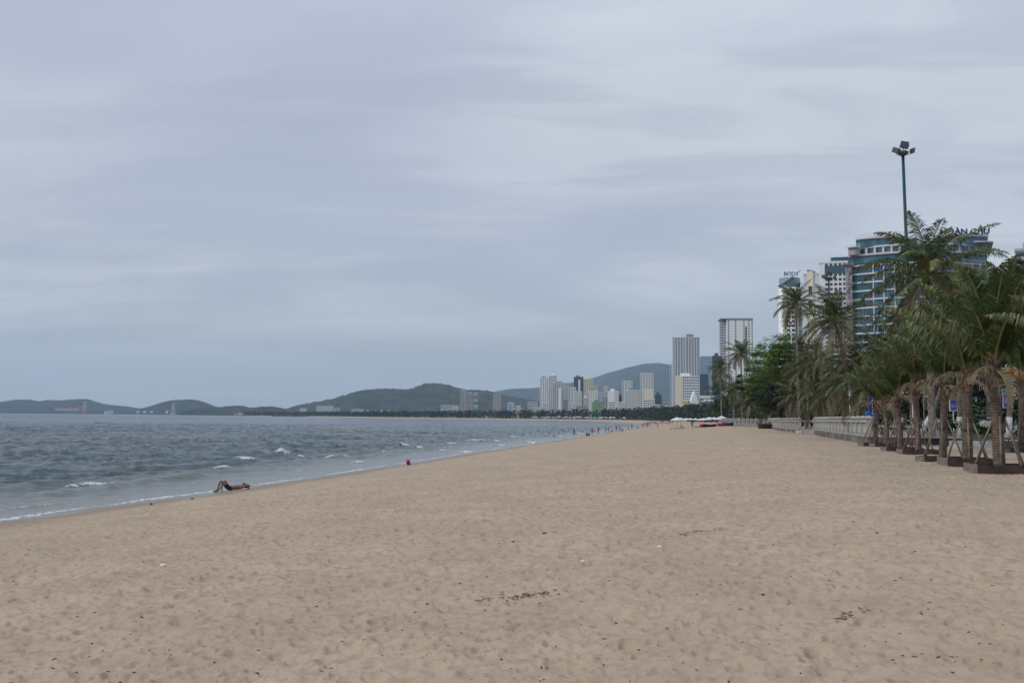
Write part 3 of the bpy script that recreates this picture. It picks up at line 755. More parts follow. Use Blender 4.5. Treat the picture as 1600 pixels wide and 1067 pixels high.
# --- grey block and cream shaft behind the rotunda
e, W, H = tower('plain pale tower with a dark rooftop dish, left of the white balcony hotel', 1256, 1281, 429, 690, PALE, bays=5, dep=20, style='plain', roofbox=False, group='buildings behind the promenade')
box_part('cream_shaft', CREAM, e, -W/2+W*.2, -W/2+W*.58, -1.2, 6, 0, H+2.2)
box_part('window_slot', GLASS2, e, -W/2+W*.28, -W/2+W*.52, -1.3, 0, H*.86, H*.92)
box_part('window_slot', GLASS2, e, -W/2+W*.28, -W/2+W*.52, -1.3, 0, H*.76, H*.82)
b = MB(); b.tube([(W*.02, 6, H+1.1), (W*.02, 6, H+2.5)], [1.5, 1.5], 8); b.tube([(W*.02, 6, H+2.5), (W*.06, 6, H+3.6)], [4.5, 2.2], 12); b.build('roof_dish', ROOFM, e)
# --- round tower
RD = 640; rc = at(1238.5, 430, RD); rw = 17.5*RD/F; H = at(1238, 433, RD).z-1.8
e = empty('round_tower', (rc.x, RD+rw, 1.8), 'white round fronted tower with a tilted disc roof and dark rooftop letters', 'tower', 'buildings behind the promenade')
def ring(m, r0, z0, z1, n=28, x=0): m.tube([(x, 0, z0), (x, 0, z1)], [r0, r0], n)
b = MB(); ring(b, rw, 0, H-6.5); b.build('wall', WHITE, e, True)
b = MB(); ring(b, rw*.93, H-6.5, H); b.build('top_glass', mat('pale_glass', (.20, .27, .32), .25), e, True)
b = MB(); b.tube([(0, 0, H), (-.6, 0, H+.8)], [rw*1.2, rw*1.25], 28); b.build('disc_roof', PALE, e)
for i in range(1, 30):
    z = (H-7)*i/30
    for a_ in (-2.35, -2.0, -1.55, -1.1, -.7) if i > 10 else ():
        c_, s_ = math.cos(a_), math.sin(a_); m_ = MB()
        o = link('window', CUBE.setdefault(('rw',), cube_me('window', GLASS2)), e, (c_*(rw+.0), s_*(rw+.0), z+1.6), (0, 0, a_+math.pi/2), (2.2, .3, 1.7))
b = MB(); b.box(-rw*.78, -rw*.52, -rw*.95, -rw*.5, 0, H-5.5); b.build('yellow_fin', mat('lime_paint', (.45, .48, .36), .7), e)
b = MB(); b.box(rw*.3, rw*.5, -rw-.6, -rw*.7, 0, H-14); b.box(rw*.62, rw*.74, -rw*.9, -rw*.5, 0, H-14); b.build('vertical_rib', GREY, e)
link('roof_sign', text_me('BODY', 3.6, .2, SG, .06), e, (-.6, -rw*.9, H+1.0), (R(90), 0, 0))
# ------------------------------------------------------------------ promenade
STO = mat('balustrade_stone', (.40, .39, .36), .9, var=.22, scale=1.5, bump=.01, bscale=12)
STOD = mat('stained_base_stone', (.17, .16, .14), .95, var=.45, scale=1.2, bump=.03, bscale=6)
PAVE = mat('paving', (.30, .27, .25), .9, var=.15, scale=1.0)
LAWN = mat('lawn', (.055, .10, .025), .95, var=.35, scale=3, bump=.05, bscale=30)
PZ = 2.45
EDGE = [(31.5, 40), (30.5, 54), (29.6, 67.2), (25.6, 71.5), (28.4, 84), (36.0, 118), (35.8, 124), (38, 140), (41.5, 158), (48.5, 188), (47.8, 212), (49, 235), (56, 270), (68, 320), (84, 400)]
def edge_x(y): return float(np.interp(y, [p[1] for p in EDGE], [p[0] for p in EDGE]))
m = MB()
outer = EDGE+[(150, 400), (150, 40)]
m.prism(outer[::-1], PZ-1.2, PZ); structure('promenade_paving', m.mesh('promenade_paving', PAVE))
m = MB(); m.prism([(31.6, 66), (31.2, 69), (33.5, 74), (40, 100), (70, 100), (60, 66)][::-1], PZ+.004, PZ+.07)
structure('lawn', m.mesh('lawn', LAWN))
# retaining wall under the paving edge
def retaining(pts, label, m_, zb=1.3):
    mb = MB()
    for (ax, ay), (bx, by) in zip(pts[:-1], pts[1:]):
        d = Vector((bx-ax, by-ay, 0)); l = d.length; d /= l; n = Vector((d.y, -d.x, 0)) ; c = Vector(((ax+bx)/2, (ay+by)/2, (zb+PZ+.03)/2))
        mb.obox(c-n*.0, d*(l/2+.1), n*.22, (0, 0, (PZ+.03-zb)/2))
    return tag(mb.build('retaining_wall', m_), label, 'wall')
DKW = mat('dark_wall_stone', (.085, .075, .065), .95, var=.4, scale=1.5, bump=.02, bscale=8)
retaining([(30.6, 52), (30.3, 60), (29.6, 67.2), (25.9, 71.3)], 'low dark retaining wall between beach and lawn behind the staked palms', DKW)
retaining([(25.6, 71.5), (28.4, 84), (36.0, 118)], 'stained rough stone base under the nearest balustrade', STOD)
retaining([(35.8, 124), (38, 140), (41.5, 158), (48.5, 188)], 'dark stone base under the middle balustrade', STOD)  # same dark mottled stone as the nearest base
m = MB(); p0, p1 = Vector((35.8, 123.6, 0)), Vector((37.4, 123.2, 0)); m.obox(((p0+p1)/2).to_tuple()[:2]+(1.75,), (p1-p0)/2*1.35, (.0, 1.1, 0), (0, 0, .62))
m.build('plinth', STO); tag(bpy.data.objects['plinth'], 'pale concrete end block of the middle balustrade', 'plinth')
def balustrade(pts, label, h=1.12, post_every=3.2, nb=3, urn=True, rail_h=.16):
    a0 = Vector((*pts[0], PZ)); e = empty('balustrade', a0, label, 'balustrade', 'stone balustrades along the promenade')
    npost = 0; nbal = 0
    pb = MB(); pb.box(-.2, .2, -.2, .2, 0, h+.1); pb.box(-.27, .27, -.27, .27, h+.1, h+.2); pb.box(-.24, .24, -.24, .24, 0, .18)
    pb.tube([(0, 0, h+.2), (0, 0, h+.27), (0, 0, h+.33)], [.25, .2, .06], 10)
    pm = pb.mesh('post', STO)
    bb = MB(); bb.tube([(0,0,.14), (0,0,.3), (0,0,.5), (0,0,.75), (0,0,h-rail_h)], [.09, .12, .10, .055, .08], 8); bm_ = bb.mesh('baluster', STO, True)
    first = True
    for (ax, ay), (bx, by) in zip(pts[:-1], pts[1:]):
        A = Vector((ax, ay, PZ)); B = Vector((bx, by, PZ)); d = B-A; l = d.length; d.normalize(); ang = math.atan2(d.y, d.x); nn = max(1, round(l/post_every))
        C_ = (A+B)/2-a0
        r = MB(); r.box(-l/2, l/2, -.17, .17, h-rail_h, h); link('top_rail', r.mesh('top_rail', STO), e, C_, (0, 0, ang))
        r = MB(); r.box(-l/2, l/2, -.19, .19, 0.01, .14); link('bottom_rail', r.mesh('bottom_rail', STO), e, C_, (0, 0, ang))
        for k in range(0 if first else 1, nn+1):
            p = A+d*(l*k/nn)-a0; link('post', pm, e, p, (0, 0, ang)); npost += 1
        for k in range(nn):
            for j in range(nb):
                if nbal >= 98: continue
                p = A+d*(l*(k+(j+1)/(nb+1))/nn)-a0; link('baluster', bm_, e, p); nbal += 1
        first = False
    return e
balustrade([(25.6, 71.5), (28.4, 84), (36.0, 118)], 'nearest white stone balustrade starting beside the staked palms', nb=4, h=1.2)
balustrade([(37.6, 123.6), (35.8, 124), (38, 140), (41.5, 158), (48.5, 188)], 'middle stone balustrade beyond the gap, above the pale end block', nb=2, post_every=3.4)
balustrade([(48.5, 188), (47.8, 212), (49, 235)], 'farthest stone balustrade behind the beached brown boat', nb=2, post_every=3.0)
# low rail beside the lawn with one round-capped post
e = empty('low_rail', (29.1, 67.6, PZ), 'low white two bar rail along the lawn with one round capped post', 'rail')
m = MB(); m.tube([(0,0,0), (0,0,.12), (0,0,.12), (0,0,1.05), (0,0,1.05), (0,0,1.18), (0,0,1.18), (0,0,1.27), (0,0,1.32)], [.42, .42, .34, .34, .46, .46, .36, .36, .1], 18)
m.build('post', STO, e, True)
for z0, z1, nm in ((.72, .86, 'upper_bar'), (.02, .16, 'lower_bar')):
    m = MB(); a_, b_ = Vector((-.3, .1, (z0+z1)/2)), Vector((-3.1, 3.3, (z0+z1)/2)); d = (b_-a_)/2; m.obox((a_+b_)/2, d, Vector((d.y, -d.x, 0)).normalized()*.09, (0, 0, (z1-z0)/2)); m.build(nm, STO, e)
m = MB(); m.obox((-1.6, 1.75, .45), (.08, 0, 0), (0, .08, 0), (0, 0, .29)); m.build('stub', STO, e)
# steps at the right
e = empty('steps', at(1532, 697, 61).to_tuple()[:2]+(1.9,), 'short stone steps rising from the sand to the pavement behind the palms', 'steps')
for k in range(3):
    m = MB(); m.box(-1.3, 1.3, k*.35, 1.4, k*.19-.05, (k+1)*.19-.05); m.build('step', STO, e)

# ------------------------------------------------------------------ palms
def leafmat(name, c, c2):
    m = mat(name, c, .6, col2=c2, scale=2.2, spec=.35)
    return m
PG = [leafmat('frond_green', (.070, .122, .024), (.036, .070, .015)), leafmat('frond_olive', (.100, .120, .036), (.052, .070, .022)),
      leafmat('frond_yellow', (.19, .17, .05), (.10, .10, .035)), leafmat('frond_dry', (.25, .20, .13), (.13, .105, .07)), mat('rachis', (.17, .17, .055), .6)]
BARK = mat('palm_bark', (.20, .175, .15), .95, col2=(.10, .085, .07), scale=5, bump=.02, bscale=9)
BARKB = mat('young_palm_bark', (.19, .14, .11), .95, col2=(.10, .07, .055), scale=4, bump=.03, bscale=8)
_t = BARKB.node_tree; _b = _t.nodes['Principled BSDF']; _tc = _t.nodes.new('ShaderNodeTexCoord')
_w = _t.nodes.new('ShaderNodeTexWave'); _w.bands_direction = 'Z'; _w.inputs['Scale'].default_value = 3.6; _w.inputs['Distortion'].default_value = 2.5; _w.inputs['Detail'].default_value = 3; _w.inputs['Detail Scale'].default_value = 2.5
_t.links.new(_tc.outputs['Object'], _w.inputs['Vector']); _s = _b.inputs['Base Color'].links[0].from_socket
_t.links.new(mixc(_t, mapr(_t, _w.outputs['Fac'], .12, .40, .8, 0), _s, (.05, .036, .028)), _b.inputs['Base Color'])
FIB = mat('fibre', (.19, .13, .09), .98, col2=(.085, .055, .04), scale=7, bump=.04, bscale=12)
WASH = mat('whitewash', (.55, .55, .54), .9, var=.15, scale=3)
NUT = mat('coconut_husk', (.30, .24, .05), .6, var=.3, scale=3); NUTO = mat('ripe_coconut', (.32, .16, .04), .6)
def frond(mb, rnd, Lf, el, az, mi, droop, nl=40, leaf=.75, hang=.55, dryend=0.0, wid=.045, base=(0, 0, 0), wind=0.0):
    """one pinnate frond; leaflets are separate narrow blades with a hanging tip"""
    n = 12; pts = []; p = Vector(base); th = el; a = az
    ds = Lf/n
    for i in range(n+1):
        pts.append(p.copy())
        d = Vector((math.cos(th)*math.sin(a), math.cos(th)*math.cos(a), math.sin(th)))
        p = p+d*ds; th -= droop/n*(.35+1.3*i/n); th = max(th, -1.5); a += wind/n
    mb.tube(pts, [.045*(1-.85*i/n)+.006 for i in range(n+1)], 4, mi=4, cap=False)
    for k in range(nl):
        t = .12+.88*(k+.5)/nl
        f = t*n; i = min(int(f), n-1); c = pts[i].lerp(pts[i+1], f-i); tan = (pts[i+1]-pts[i]).normalized()
        side = tan.cross(Vector((0, 0, 1)))
        if side.length < .05: side = Vector((1, 0, 0))
        side.normalize(); up = side.cross(tan)
        env = (math.sin(math.pi*min(1, t*.93+.10)))**.55
        l = leaf*env*rnd.uniform(.8, 1.12)
        for s_ in (-1, 1):
            if rnd.random() < .04: continue
            d = (side*s_*rnd.uniform(.75, .95)+tan*rnd.uniform(.45, .75)+up*rnd.uniform(-.05, .35)).normalized()
            hg = hang*rnd.uniform(.5, 1.5)
            p1 = c+d*l*.5; d2 = (d+Vector((0, 0, -hg*1.6))).normalized(); p2 = p1+d2*l*.5
            w_ = (tan*.8+up*.35*s_).normalized()*wid*rnd.uniform(.8, 1.25)
            m_ = mi
            if mi < 3 and rnd.random() < dryend*(.4+t): m_ = 3
            mb.add([c-w_*.6, c+w_*.6, p1+w_, p1-w_, p2+w_*.15, p2-w_*.15], [(0, 1, 2, 3), (3, 2, 4, 5)], m_)
def crown_mesh(seed, kind):
    rnd = random.Random(seed); mb = MB(); dead = MB()
    if kind == 'tall':
        nf = 36
        for k in range(nf):
            t = k/(nf-1); az = k*2.39996+rnd.uniform(-.25, .25)
            el = R(82)-t**.85*R(128)+rnd.uniform(-.12, .12)
            mi = 0 if t < .4 else rnd.choice([0, 1, 1, 1, 2 if rnd.random() < .25 else 3])
            tgt = dead if (t > .85) else mb
            if t > .85: mi = 3
            frond(tgt, rnd, rnd.uniform(3.6, 4.5)*(.72 if t < .08 else 1), el, az, mi, rnd.uniform(1.0, 1.7)*(.6 if t < .1 else 1), nl=58, leaf=.85, hang=.45+.6*t, dryend=.07+.24*t, wid=.026, wind=rnd.uniform(-.4, .6))
    elif kind == 'droopy':
        nf = 24
        for k in range(nf):
            t = k/(nf-1); az = k*2.39996+rnd.uniform(-.3, .3)
            el = R(66)-t*R(112)+rnd.uniform(-.15, .15)
            mi = rnd.choice([0, 1, 1, 1]) if t < .75 else rnd.choice([1, 3])
            frond(mb if t < .8 else dead, rnd, rnd.uniform(3.2, 4.2), el, az, mi, rnd.uniform(1.2, 2.0), nl=50, leaf=.95, hang=.7+.5*t, dryend=.07+.26*t, wid=.028, wind=rnd.uniform(-.3, .5))
    else:  # young staked palm: steep fronds with hanging dried leaf tips
        nf = 23
        for k in range(nf):
            t = k/(nf-1); az = k*2.39996+rnd.uniform(-.3, .3)
            el = R(88)-t**1.2*R(40)+rnd.uniform(-.08, .08)
            mi = 0 if t < .6 else rnd.choice([0, 1])
            frond(mb, rnd, rnd.uniform(3.2, 3.9)*(.85 if t < .1 else 1), el, az, mi, rnd.uniform(.45, 1.2)*(.6+.45*t), nl=76, leaf=.84, hang=.6+.6*t, dryend=.05+.15*t, wid=.025, wind=rnd.uniform(-.3, .3))
        for k in range(4):
            az = k*2.39996+1; frond(dead, rnd, rnd.uniform(1.2, 1.9), R(rnd.uniform(-25, 30)), az, 3, 1.9, nl=26, leaf=.6, hang=1.6, wid=.022)
    return mb.mesh('crown', PG), dead.mesh('dead_fronds', PG)
CR = {('tall', i): crown_mesh(100+i, 'tall') for i in range(4)}
CR.update({('droopy', i): crown_mesh(200+i, 'droopy') for i in range(4)})
CR.update({('young', i): crown_mesh(300+i, 'young') for i in range(4)})
def trunk_mesh(curve, r0, r1, m_, rings=26, n=12):
    mb = MB(); pts = []; rad = []
    for i in range(rings+1):
        t = i/rings; p = Vector(curve[0])*(1-t)**2+Vector(curve[1])*2*t*(1-t)+Vector(curve[2])*t*t
        r = r0+(r1-r0)*t; 
        if t < .07: r *= 1.35-.35*t/.07
        pts += [p, p+Vector((0, 0, .02))]; rad += [r*1.05, r*.96]
    mb.tube(pts, rad, n, jit=.03); return mb.mesh('trunk', m_, True)
def palm(label, px, pyc, D, cr, base_px=None, kind='tall', var=0, scale=1.0, bend=0.0, bz=PZ, group='coconut palms on the promenade', wash=False, nuts=False, base_d=0, name='coconut_palm'):
    D0 = D
    while at(base_px or px, 650, D).x < edge_x(D)+1.2 and D < 262: D += 2
    scale *= (D/D0)**.7
    top = at(px, pyc, D); bx = at(base_px if base_px else px, 650, D).x; loc = Vector((bx, D+base_d, bz))
    e = empty(name, loc, label, 'palm tree', group)
    tl = top-loc
    mid = Vector((tl.x*bend, 0, tl.z*.5))
    link('trunk', trunk_mesh([(0, 0, 0), mid, tl], .17*scale+.03, .115*scale, BARK, rings=int(10+tl.z*2.2)), e)
    c, d = CR[(kind, var % 4)]; rz = random.uniform(0, 6.28)
    link('crown', c, e, tl, (0, 0, rz), scale); link('dead_fronds', d, e, tl-Vector((0, 0, .1)), (0, 0, rz), scale)
    if wash:
        mb = MB(); tz = [z_/tl.z for z_ in (0, .5, 1.0, 1.5)]; mb.tube([(2*q*(1-q)*mid.x+q*q*tl.x, 0, q*tl.z) for q in tz], [.27*scale+.02, .19*scale+.03, .185*scale+.03, .18*scale+.03], 12); mb.build('painted_base', WASH, e, True)
    if nuts:
        for k in range(5):
            a = k*1.3; mb = MB(); mb.blob((0, 0, 0), (.13, .13, .16), 8, 6); link('coconut', mb.mesh('coconut', NUT, True), e, tl+Vector((.3*math.cos(a), .3*math.sin(a), -.25-.1*(k % 2))))
    return e
palm('tallest foreground coconut palm rising beside the floodlight mast', 1450, 430, 70, 95, 1457, 'tall', 3, 1.42, 1.3, wash=False, nuts=True)
palm('coconut palm with a curved leaning grey trunk left of the mast palm', 1303, 500, 85, 75, 1336, 'tall', 1, 1.02, -.15, base_d=1)
palm('lone slender coconut palm standing before the round tower', 1244, 474, 130, 40, 1250, 'tall', 2, .92, 1.0)
palm('solitary palm silhouetted against the dotted white tower', 1158, 552, 185, 33, 1160, 'tall', 3, .98, 1.0)
palm('outermost left palm at the tip of the tree line', 1126, 576, 205, 28, 1128, 'tall', 0, .92, 1.0)
DR = [(1147, 607, 175, 'dusty drooping palm low at the left end of the tree line'), (1172, 628, 160, 'low palm with grey hanging fronds under the leftmost broadleaf tree'),
      (1207, 638, 140, 'short bushy palm above the brown boat'),
      (1243, 622, 125, 'low palm behind the middle balustrade'), (1262, 578, 112, 'drooping palm under the lone slender one'), (1284, 618, 105, 'low palm hanging over the gap in the balustrade'),
      (1283, 560, 118, 'palm tucked behind the curved trunk palm on its left'), (1316, 602, 95, 'short palm in front of the curved grey trunk'), (1341, 566, 92, 'palm right of the curved trunk with arching fronds'),
      (1352, 612, 84, 'low palm behind the man in blue'), (1386, 560, 86, 'mid height palm between the mast and the curved trunk palm'), (1404, 505, 90, 'palm pressed behind the left fronds of the tallest palm'),
      (1425, 575, 80, 'dark palm behind the smaller staked palms')]
for i, (px, py, D, lab) in enumerate(DR):
    palm(lab, px, py, D, 0, px+random.uniform(-8, 8), 'droopy', i, random.uniform(.85, 1.08), random.uniform(.3, 1.4))
BK2 = [(1497, 500, 74, 1499, 'palm behind the staked row whose whitewashed foot shows by the blue poster', 1.0), (1532, 490, 80, 1546, 'leaning palm with a white painted foot behind the white flowers', .0),
       (1580, 462, 70, 1574, 'straight palm with a tall white painted foot before the right poster', 1.0), (1468, 520, 76, 1434, 'leaning palm with whitewashed foot beside the red and white pole', 1.6)]
for i, (px, py, D, bp, lab, bd) in enumerate(BK2):
    palm(lab, px, py, D, 0, bp, 'droopy' if i % 2 else 'tall', i+1, 1.0, bd, wash=True)
# --- staked palms in wooden planters on the sand
PLB = mat('planter_board', (.065, .045, .038), .9, col2=(.035, .024, .020), scale=3); PLE = mat('planter_board_end', (.20, .165, .14), .9, var=.3, scale=5)
STK = mat('stake_wood', (.235, .19, .15), .9, col2=(.12, .095, .075), scale=4)
SOIL = mat('planter_soil', (.13, .10, .075), .98, var=.3, scale=6)
ROWS = [(1563, 737.5, 566, 0), (1512, 725.7, 578, 1), (1473, 719, 592, 2), (1436, 710, 590, 3), (1408.6, 706, 612, 0), (1387, 699.5, 622, 1), (1368, 698, 624, 2)]
labs = ['nearest fully visible staked palm, with orange coconuts, fourth planter from the frame edge', 'thick second staked palm before the blue poster', 'third staked palm, left of the thick one', 'tall slim staked palm just left of the round capped post', 'staked palm with yellow green frond stems, left of the slim one', 'small staked palm beside the leftmost one', 'leftmost staked palm, beside the seated man in blue']
labs[0] = 'nearest fully visible staked palm, with orange coconuts under its crown'
spots = []
for (px, py, pt, v), lab in zip(ROWS, labs):
    p = onplane(px, py, 1.9); spots.append((p.x, p.y, at(px, pt, p.y).z, v, lab))
spots.append((15.4, 26.6, 5.4, 3, 'staked palm cut off by the right frame edge, nearest of all'))
p = onplane(1597, 708.5, 1.9); spots.append((p.x, p.y, at(1597, 606, p.y).z+1.0, 1, 'staked palm set back from the row at the right frame edge'))
spots.append((28.0, 44, 5.6, 2, 'set back staked palm just outside the right frame edge'))
for si, (x, y, zt, v, lab) in enumerate(spots):
    zb = gz(x, y); h = zt-zb; sc = 1.0; rr = (.20, .21, .175, .17, .165, .165, .165, .2, .19, .2)[si]
    e = empty('staked_palm', (x, y, zb-.15), lab, 'palm tree', 'staked palms in planters')
    tl = Vector((random.uniform(-.22, .22), 0, h))
    # ringed bark
    mb = MB(); pts = []; rad = []; nr = int(h/.085)
    for i in range(nr):
        t = i/nr; z = t*(h-.7); c = (tl.x*t, 0, z); r = rr*(1.12 if t < .08 else 1.0)*(1-.12*t)
        pts += [(c[0], 0, z), (c[0], 0, z+.035), (c[0], 0, z+.05)]; rad += [r*.97, r*1.05, r*.96]
    mb.tube(pts, rad, 14, jit=.04); mb.build('trunk', BARKB, e, True)
    mb = MB(); rnd = random.Random(si)
    for k in range(46):
        z = h-.8+.95*rnd.random(); a = rnd.random()*6.28; r = rr*(.66+.1*rnd.random()); c = Vector((tl.x+r*math.cos(a), r*math.sin(a), z))
        d = Vector((math.cos(a)*.5, math.sin(a)*.5, 1)).normalized(); s_ = Vector((-math.sin(a), math.cos(a), 0))
        mb.obox(c, s_*rnd.uniform(.05, .1), d.cross(s_)*.03, d*rnd.uniform(.1, .28))
    mb.tube([(tl.x, 0, h-1.0), (tl.x, 0, h-.45), (tl.x, 0, h+.25)], [rr*.88, rr*.96, rr*.55], 12, jit=.12)
    mb.build('fibre_sheath', FIB, e)
    c, dd = CR[('young', v)]; rz = random.uniform(0, 6.28); cs = (1.12, 1.06, 1.0, .96, .93, .93, .93, .85, 1.1, .9)[si]
    if si in (4, 5, 6): cs = .88
    link('crown', c, e, tl, (0, 0, rz), cs); link('dead_fronds', dd, e, tl-Vector((0, 0, .15)), (0, 0, rz+1), cs)
    if si == 0:
        for k in range(4):
            mb = MB(); mb.blob((0, 0, 0), (.10, .10, .13), 8, 6); link('coconut', mb.mesh('coconut', NUTO, True), e, tl+Vector((.28+.22*k*.6, -.42+.1*(k % 2), -.15-.07*k)))
    # planter
    plab = lab.replace('staked palm', 'PALM')
    desc = {0: 'largest fully visible wooden planter on the sand', 1: 'wooden planter round the thick second palm', 2: 'wooden planter round the third palm', 3: 'wooden planter round the tall slim palm', 4: 'wooden planter round the palm with yellow green stems', 5: 'wooden planter round the small palm beside the leftmost', 6: 'wooden planter of the leftmost staked palm', 7: 'planter corner at the right frame edge', 8: 'planter of the set back palm at the right edge', 9: 'planter outside the right frame edge'}[si]
    rz = R(-9)+random.uniform(-.05, .05)
    pe = empty('wooden_planter', (x, y, zb), desc, 'planter', 'wooden planters round the staked palms', rz)
    hw = .95; hh = .27 if si not in (2,) else .16; t = .05
    for (x0, x1, y0, y1, mm) in ((-hw, hw, -hw, -hw+t, PLB), (-hw, hw, hw-t, hw, PLB), (-hw, -hw+t, -hw+t+.002, hw-t-.002, PLE), (hw-t, hw, -hw+t+.002, hw-t-.002, PLE)):
        mb = MB(); mb.box(x0, x1, y0, y1, -.25, hh); mb.build('board', mm, pe)
    mb = MB(); mb.box(-hw+t+.003, hw-t-.003, -hw+t+.003, hw-t-.003, -.2, hh-.14); mb.build('soil', SOIL, pe)
    # stakes tied round the trunk
    se = empty('support_stakes', (x, y, zb), 'leaning wooden props tied round the ' + ['nearest fully visible palm', 'thick second palm', 'third palm', 'tall slim palm', 'palm with yellow green stems', 'small palm beside the leftmost', 'leftmost staked palm', 'palm cut by the right edge', 'set back palm at the right edge', 'palm outside the frame'][si], 'stakes', 'stakes propping the young palms', random.uniform(-.3, .3))
    ht = 1.75
    for k in range(6 if si < 3 else 5):
        a = k*2*math.pi/(6 if si < 3 else 5)+.3+rnd.uniform(-.15, .15); ro = rnd.uniform(.85, 1.08)*.92
        q0 = Vector((ro*math.cos(a), ro*math.sin(a), -.1)); q1 = Vector(((rr+.04)*math.cos(a+.1), (rr+.04)*math.sin(a+.1), ht+rnd.uniform(-.1, .15)))
        qm = (q0+q1)/2+Vector((rnd.uniform(-.03, .03), rnd.uniform(-.03, .03), 0))
        mb = MB(); mb.tube([q0, qm, q1], [.038, .034, .03], 7); mb.build('stake', STK, se, True)
    mb = MB(); mb.tube([(0, 0, ht-.42), (0, 0, ht-.1)], [rr*1.07, rr*1.07], 14); mb.build('wrap', mat('sacking', (.13, .10, .075), .95, var=.2, scale=8), se, True)

# ------------------------------------------------------------------ broadleaf trees and shrubs
LG = [mat('leaf_bright', (.155, .25, .036), .6, col2=(.095, .165, .026), scale=.9), mat('leaf_mid', (.115, .185, .032), .65, col2=(.07, .12, .024), scale=.9)]
LD = [mat('leaf_dark', (.034, .056, .019), .65, col2=(.020, .036, .013), scale=.8), mat('leaf_deep', (.026, .042, .016), .7)]
TB = mat('tree_bark', (.10, .08, .065), .95, var=.3, scale=4)
def leaf_crown(seed, r, ncl, nl, ls, mats, layered=False, name='crown'):
    rnd = random.Random(seed); mb = MB()
    for c in range(ncl):
        while True:
            v = Vector((rnd.uniform(-1, 1), rnd.uniform(-1, 1), rnd.uniform(-.8, 1)))
            if .35 < v.length < 1: break
        k = 1+.28*math.sin(3*math.atan2(v.y, v.x)+seed)+.18*math.sin(5*v.z+seed*2)
        c0 = Vector((v.x*r[0]*k, v.y*r[1]*k, v.z*r[2]*k)); cr = rnd.uniform(.12, .24)*r[0]
        if layered: c0.z = round(c0.z/(r[2]*.28))*r[2]*.28+rnd.uniform(-.15, .15)
        mi = 0 if rnd.random() < .45 else 1
        for j in range(nl):
            d = Vector((rnd.gauss(0, 1), rnd.gauss(0, 1), rnd.gauss(0, .5 if layered else .8))); d = d.normalized()*cr*rnd.random()**.4
            p = c0+d; a = rnd.uniform(0, 6.28); tl_ = rnd.uniform(-.6, .6); s_ = ls*rnd.uniform(.6, 1.3)
            u = Vector((math.cos(a), math.sin(a), tl_)).normalized()*s_; w_ = Vector((-math.sin(a), math.cos(a), rnd.uniform(-.5, .5))).normalized()*s_*.55
            mb.add([p-u, p+w_*.9, p+u, p-w_], [(0, 1, 2, 3)], mi)
    return mb.mesh(name, mats)
def tree(label, px, py, D, rpx, rypx, seed, mats, group='broadleaf trees on the promenade', bz=PZ, layered=True, name='broadleaf_tree', ncl=110, nl=75, ls=None):
    while at(px, 650, D).x < edge_x(D)+3 and D < 300: D += 2
    c = at(px, py, D); rx = rpx*D/F; rz_ = rypx*D/F
    e = empty(name, (c.x, D, bz), label, 'tree', group); h = max(c.z-bz, .8)
    cm = leaf_crown(seed, (rx, rx*.9, rz_), ncl, nl, ls or .2, mats, layered)
    link('crown', cm, e, (0, 0, h))
    mb = MB(); mb.tube([(0, 0, -.1), (.1, 0, h*.4), (0, .1, h*.75)], [.28, .22, .14], 8)
    for k in range(6):
        a = k*1.05; q = Vector((math.cos(a)*rx*.55, math.sin(a)*rx*.5, h+rz_*random.uniform(-.3, .4))); mb.tube([(.05, 0, h*.45+k*.1), q*.5+Vector((0, 0, h*.3)), q], [.12, .08, .03], 6)
    mb.build('trunk', TB, e)
    return e
tree('broad bright green tree crown left of the lone slender palm', 1234, 566, 150, 56, 44, 1, LG, ncl=290, nl=90, ls=.21)
tree('bright green tree lower left of the broad bright crown', 1203, 592, 170, 40, 46, 2, LG, ncl=220, nl=90, ls=.22)
tree('mid green tree behind the solitary palm on the left', 1180, 606, 185, 30, 34, 7, [LG[1], LD[0]], ncl=90, nl=80, ls=.24)
tree('mid green low tree filling the gap above the brown boat', 1213, 615, 165, 36, 32, 14, [LG[1], LD[0]], ncl=120, nl=80, ls=.24)
tree('dark green tree at the left tip of the tree line', 1128, 622, 200, 23, 33, 3, [LD[0], LG[1]], ncl=100, nl=80, ls=.24, layered=False)
tree('dark tree behind the curved trunk palm', 1275, 580, 135, 40, 50, 4, [LD[0], LG[1]], ncl=110, nl=80, ls=.24)
tree('dark tree filling the gap left of the tallest palm', 1360, 590, 112, 45, 55, 5, LD, ncl=110, nl=80, ls=.24)
tree('dark broad tree behind the blue poster and yellow disc', 1470, 605, 112, 55, 48, 6, LD, ncl=130, nl=80, ls=.25)
tree('dark broad tree behind the right poster', 1565, 600, 106, 62, 55, 8, LD, ncl=130, nl=80, ls=.25)
tree('deep green tree behind the fronds of the tallest palm', 1420, 560, 118, 40, 55, 9, LD, ncl=110, nl=80, ls=.25)
tree('deep green tree low behind the low palms', 1225, 625, 165, 45, 28, 10, LD, ncl=100, nl=80, ls=.27)
tree('deep green tree low between the two darkest palms', 1315, 622, 125, 45, 32, 12, LD, ncl=100, nl=80, ls=.25)
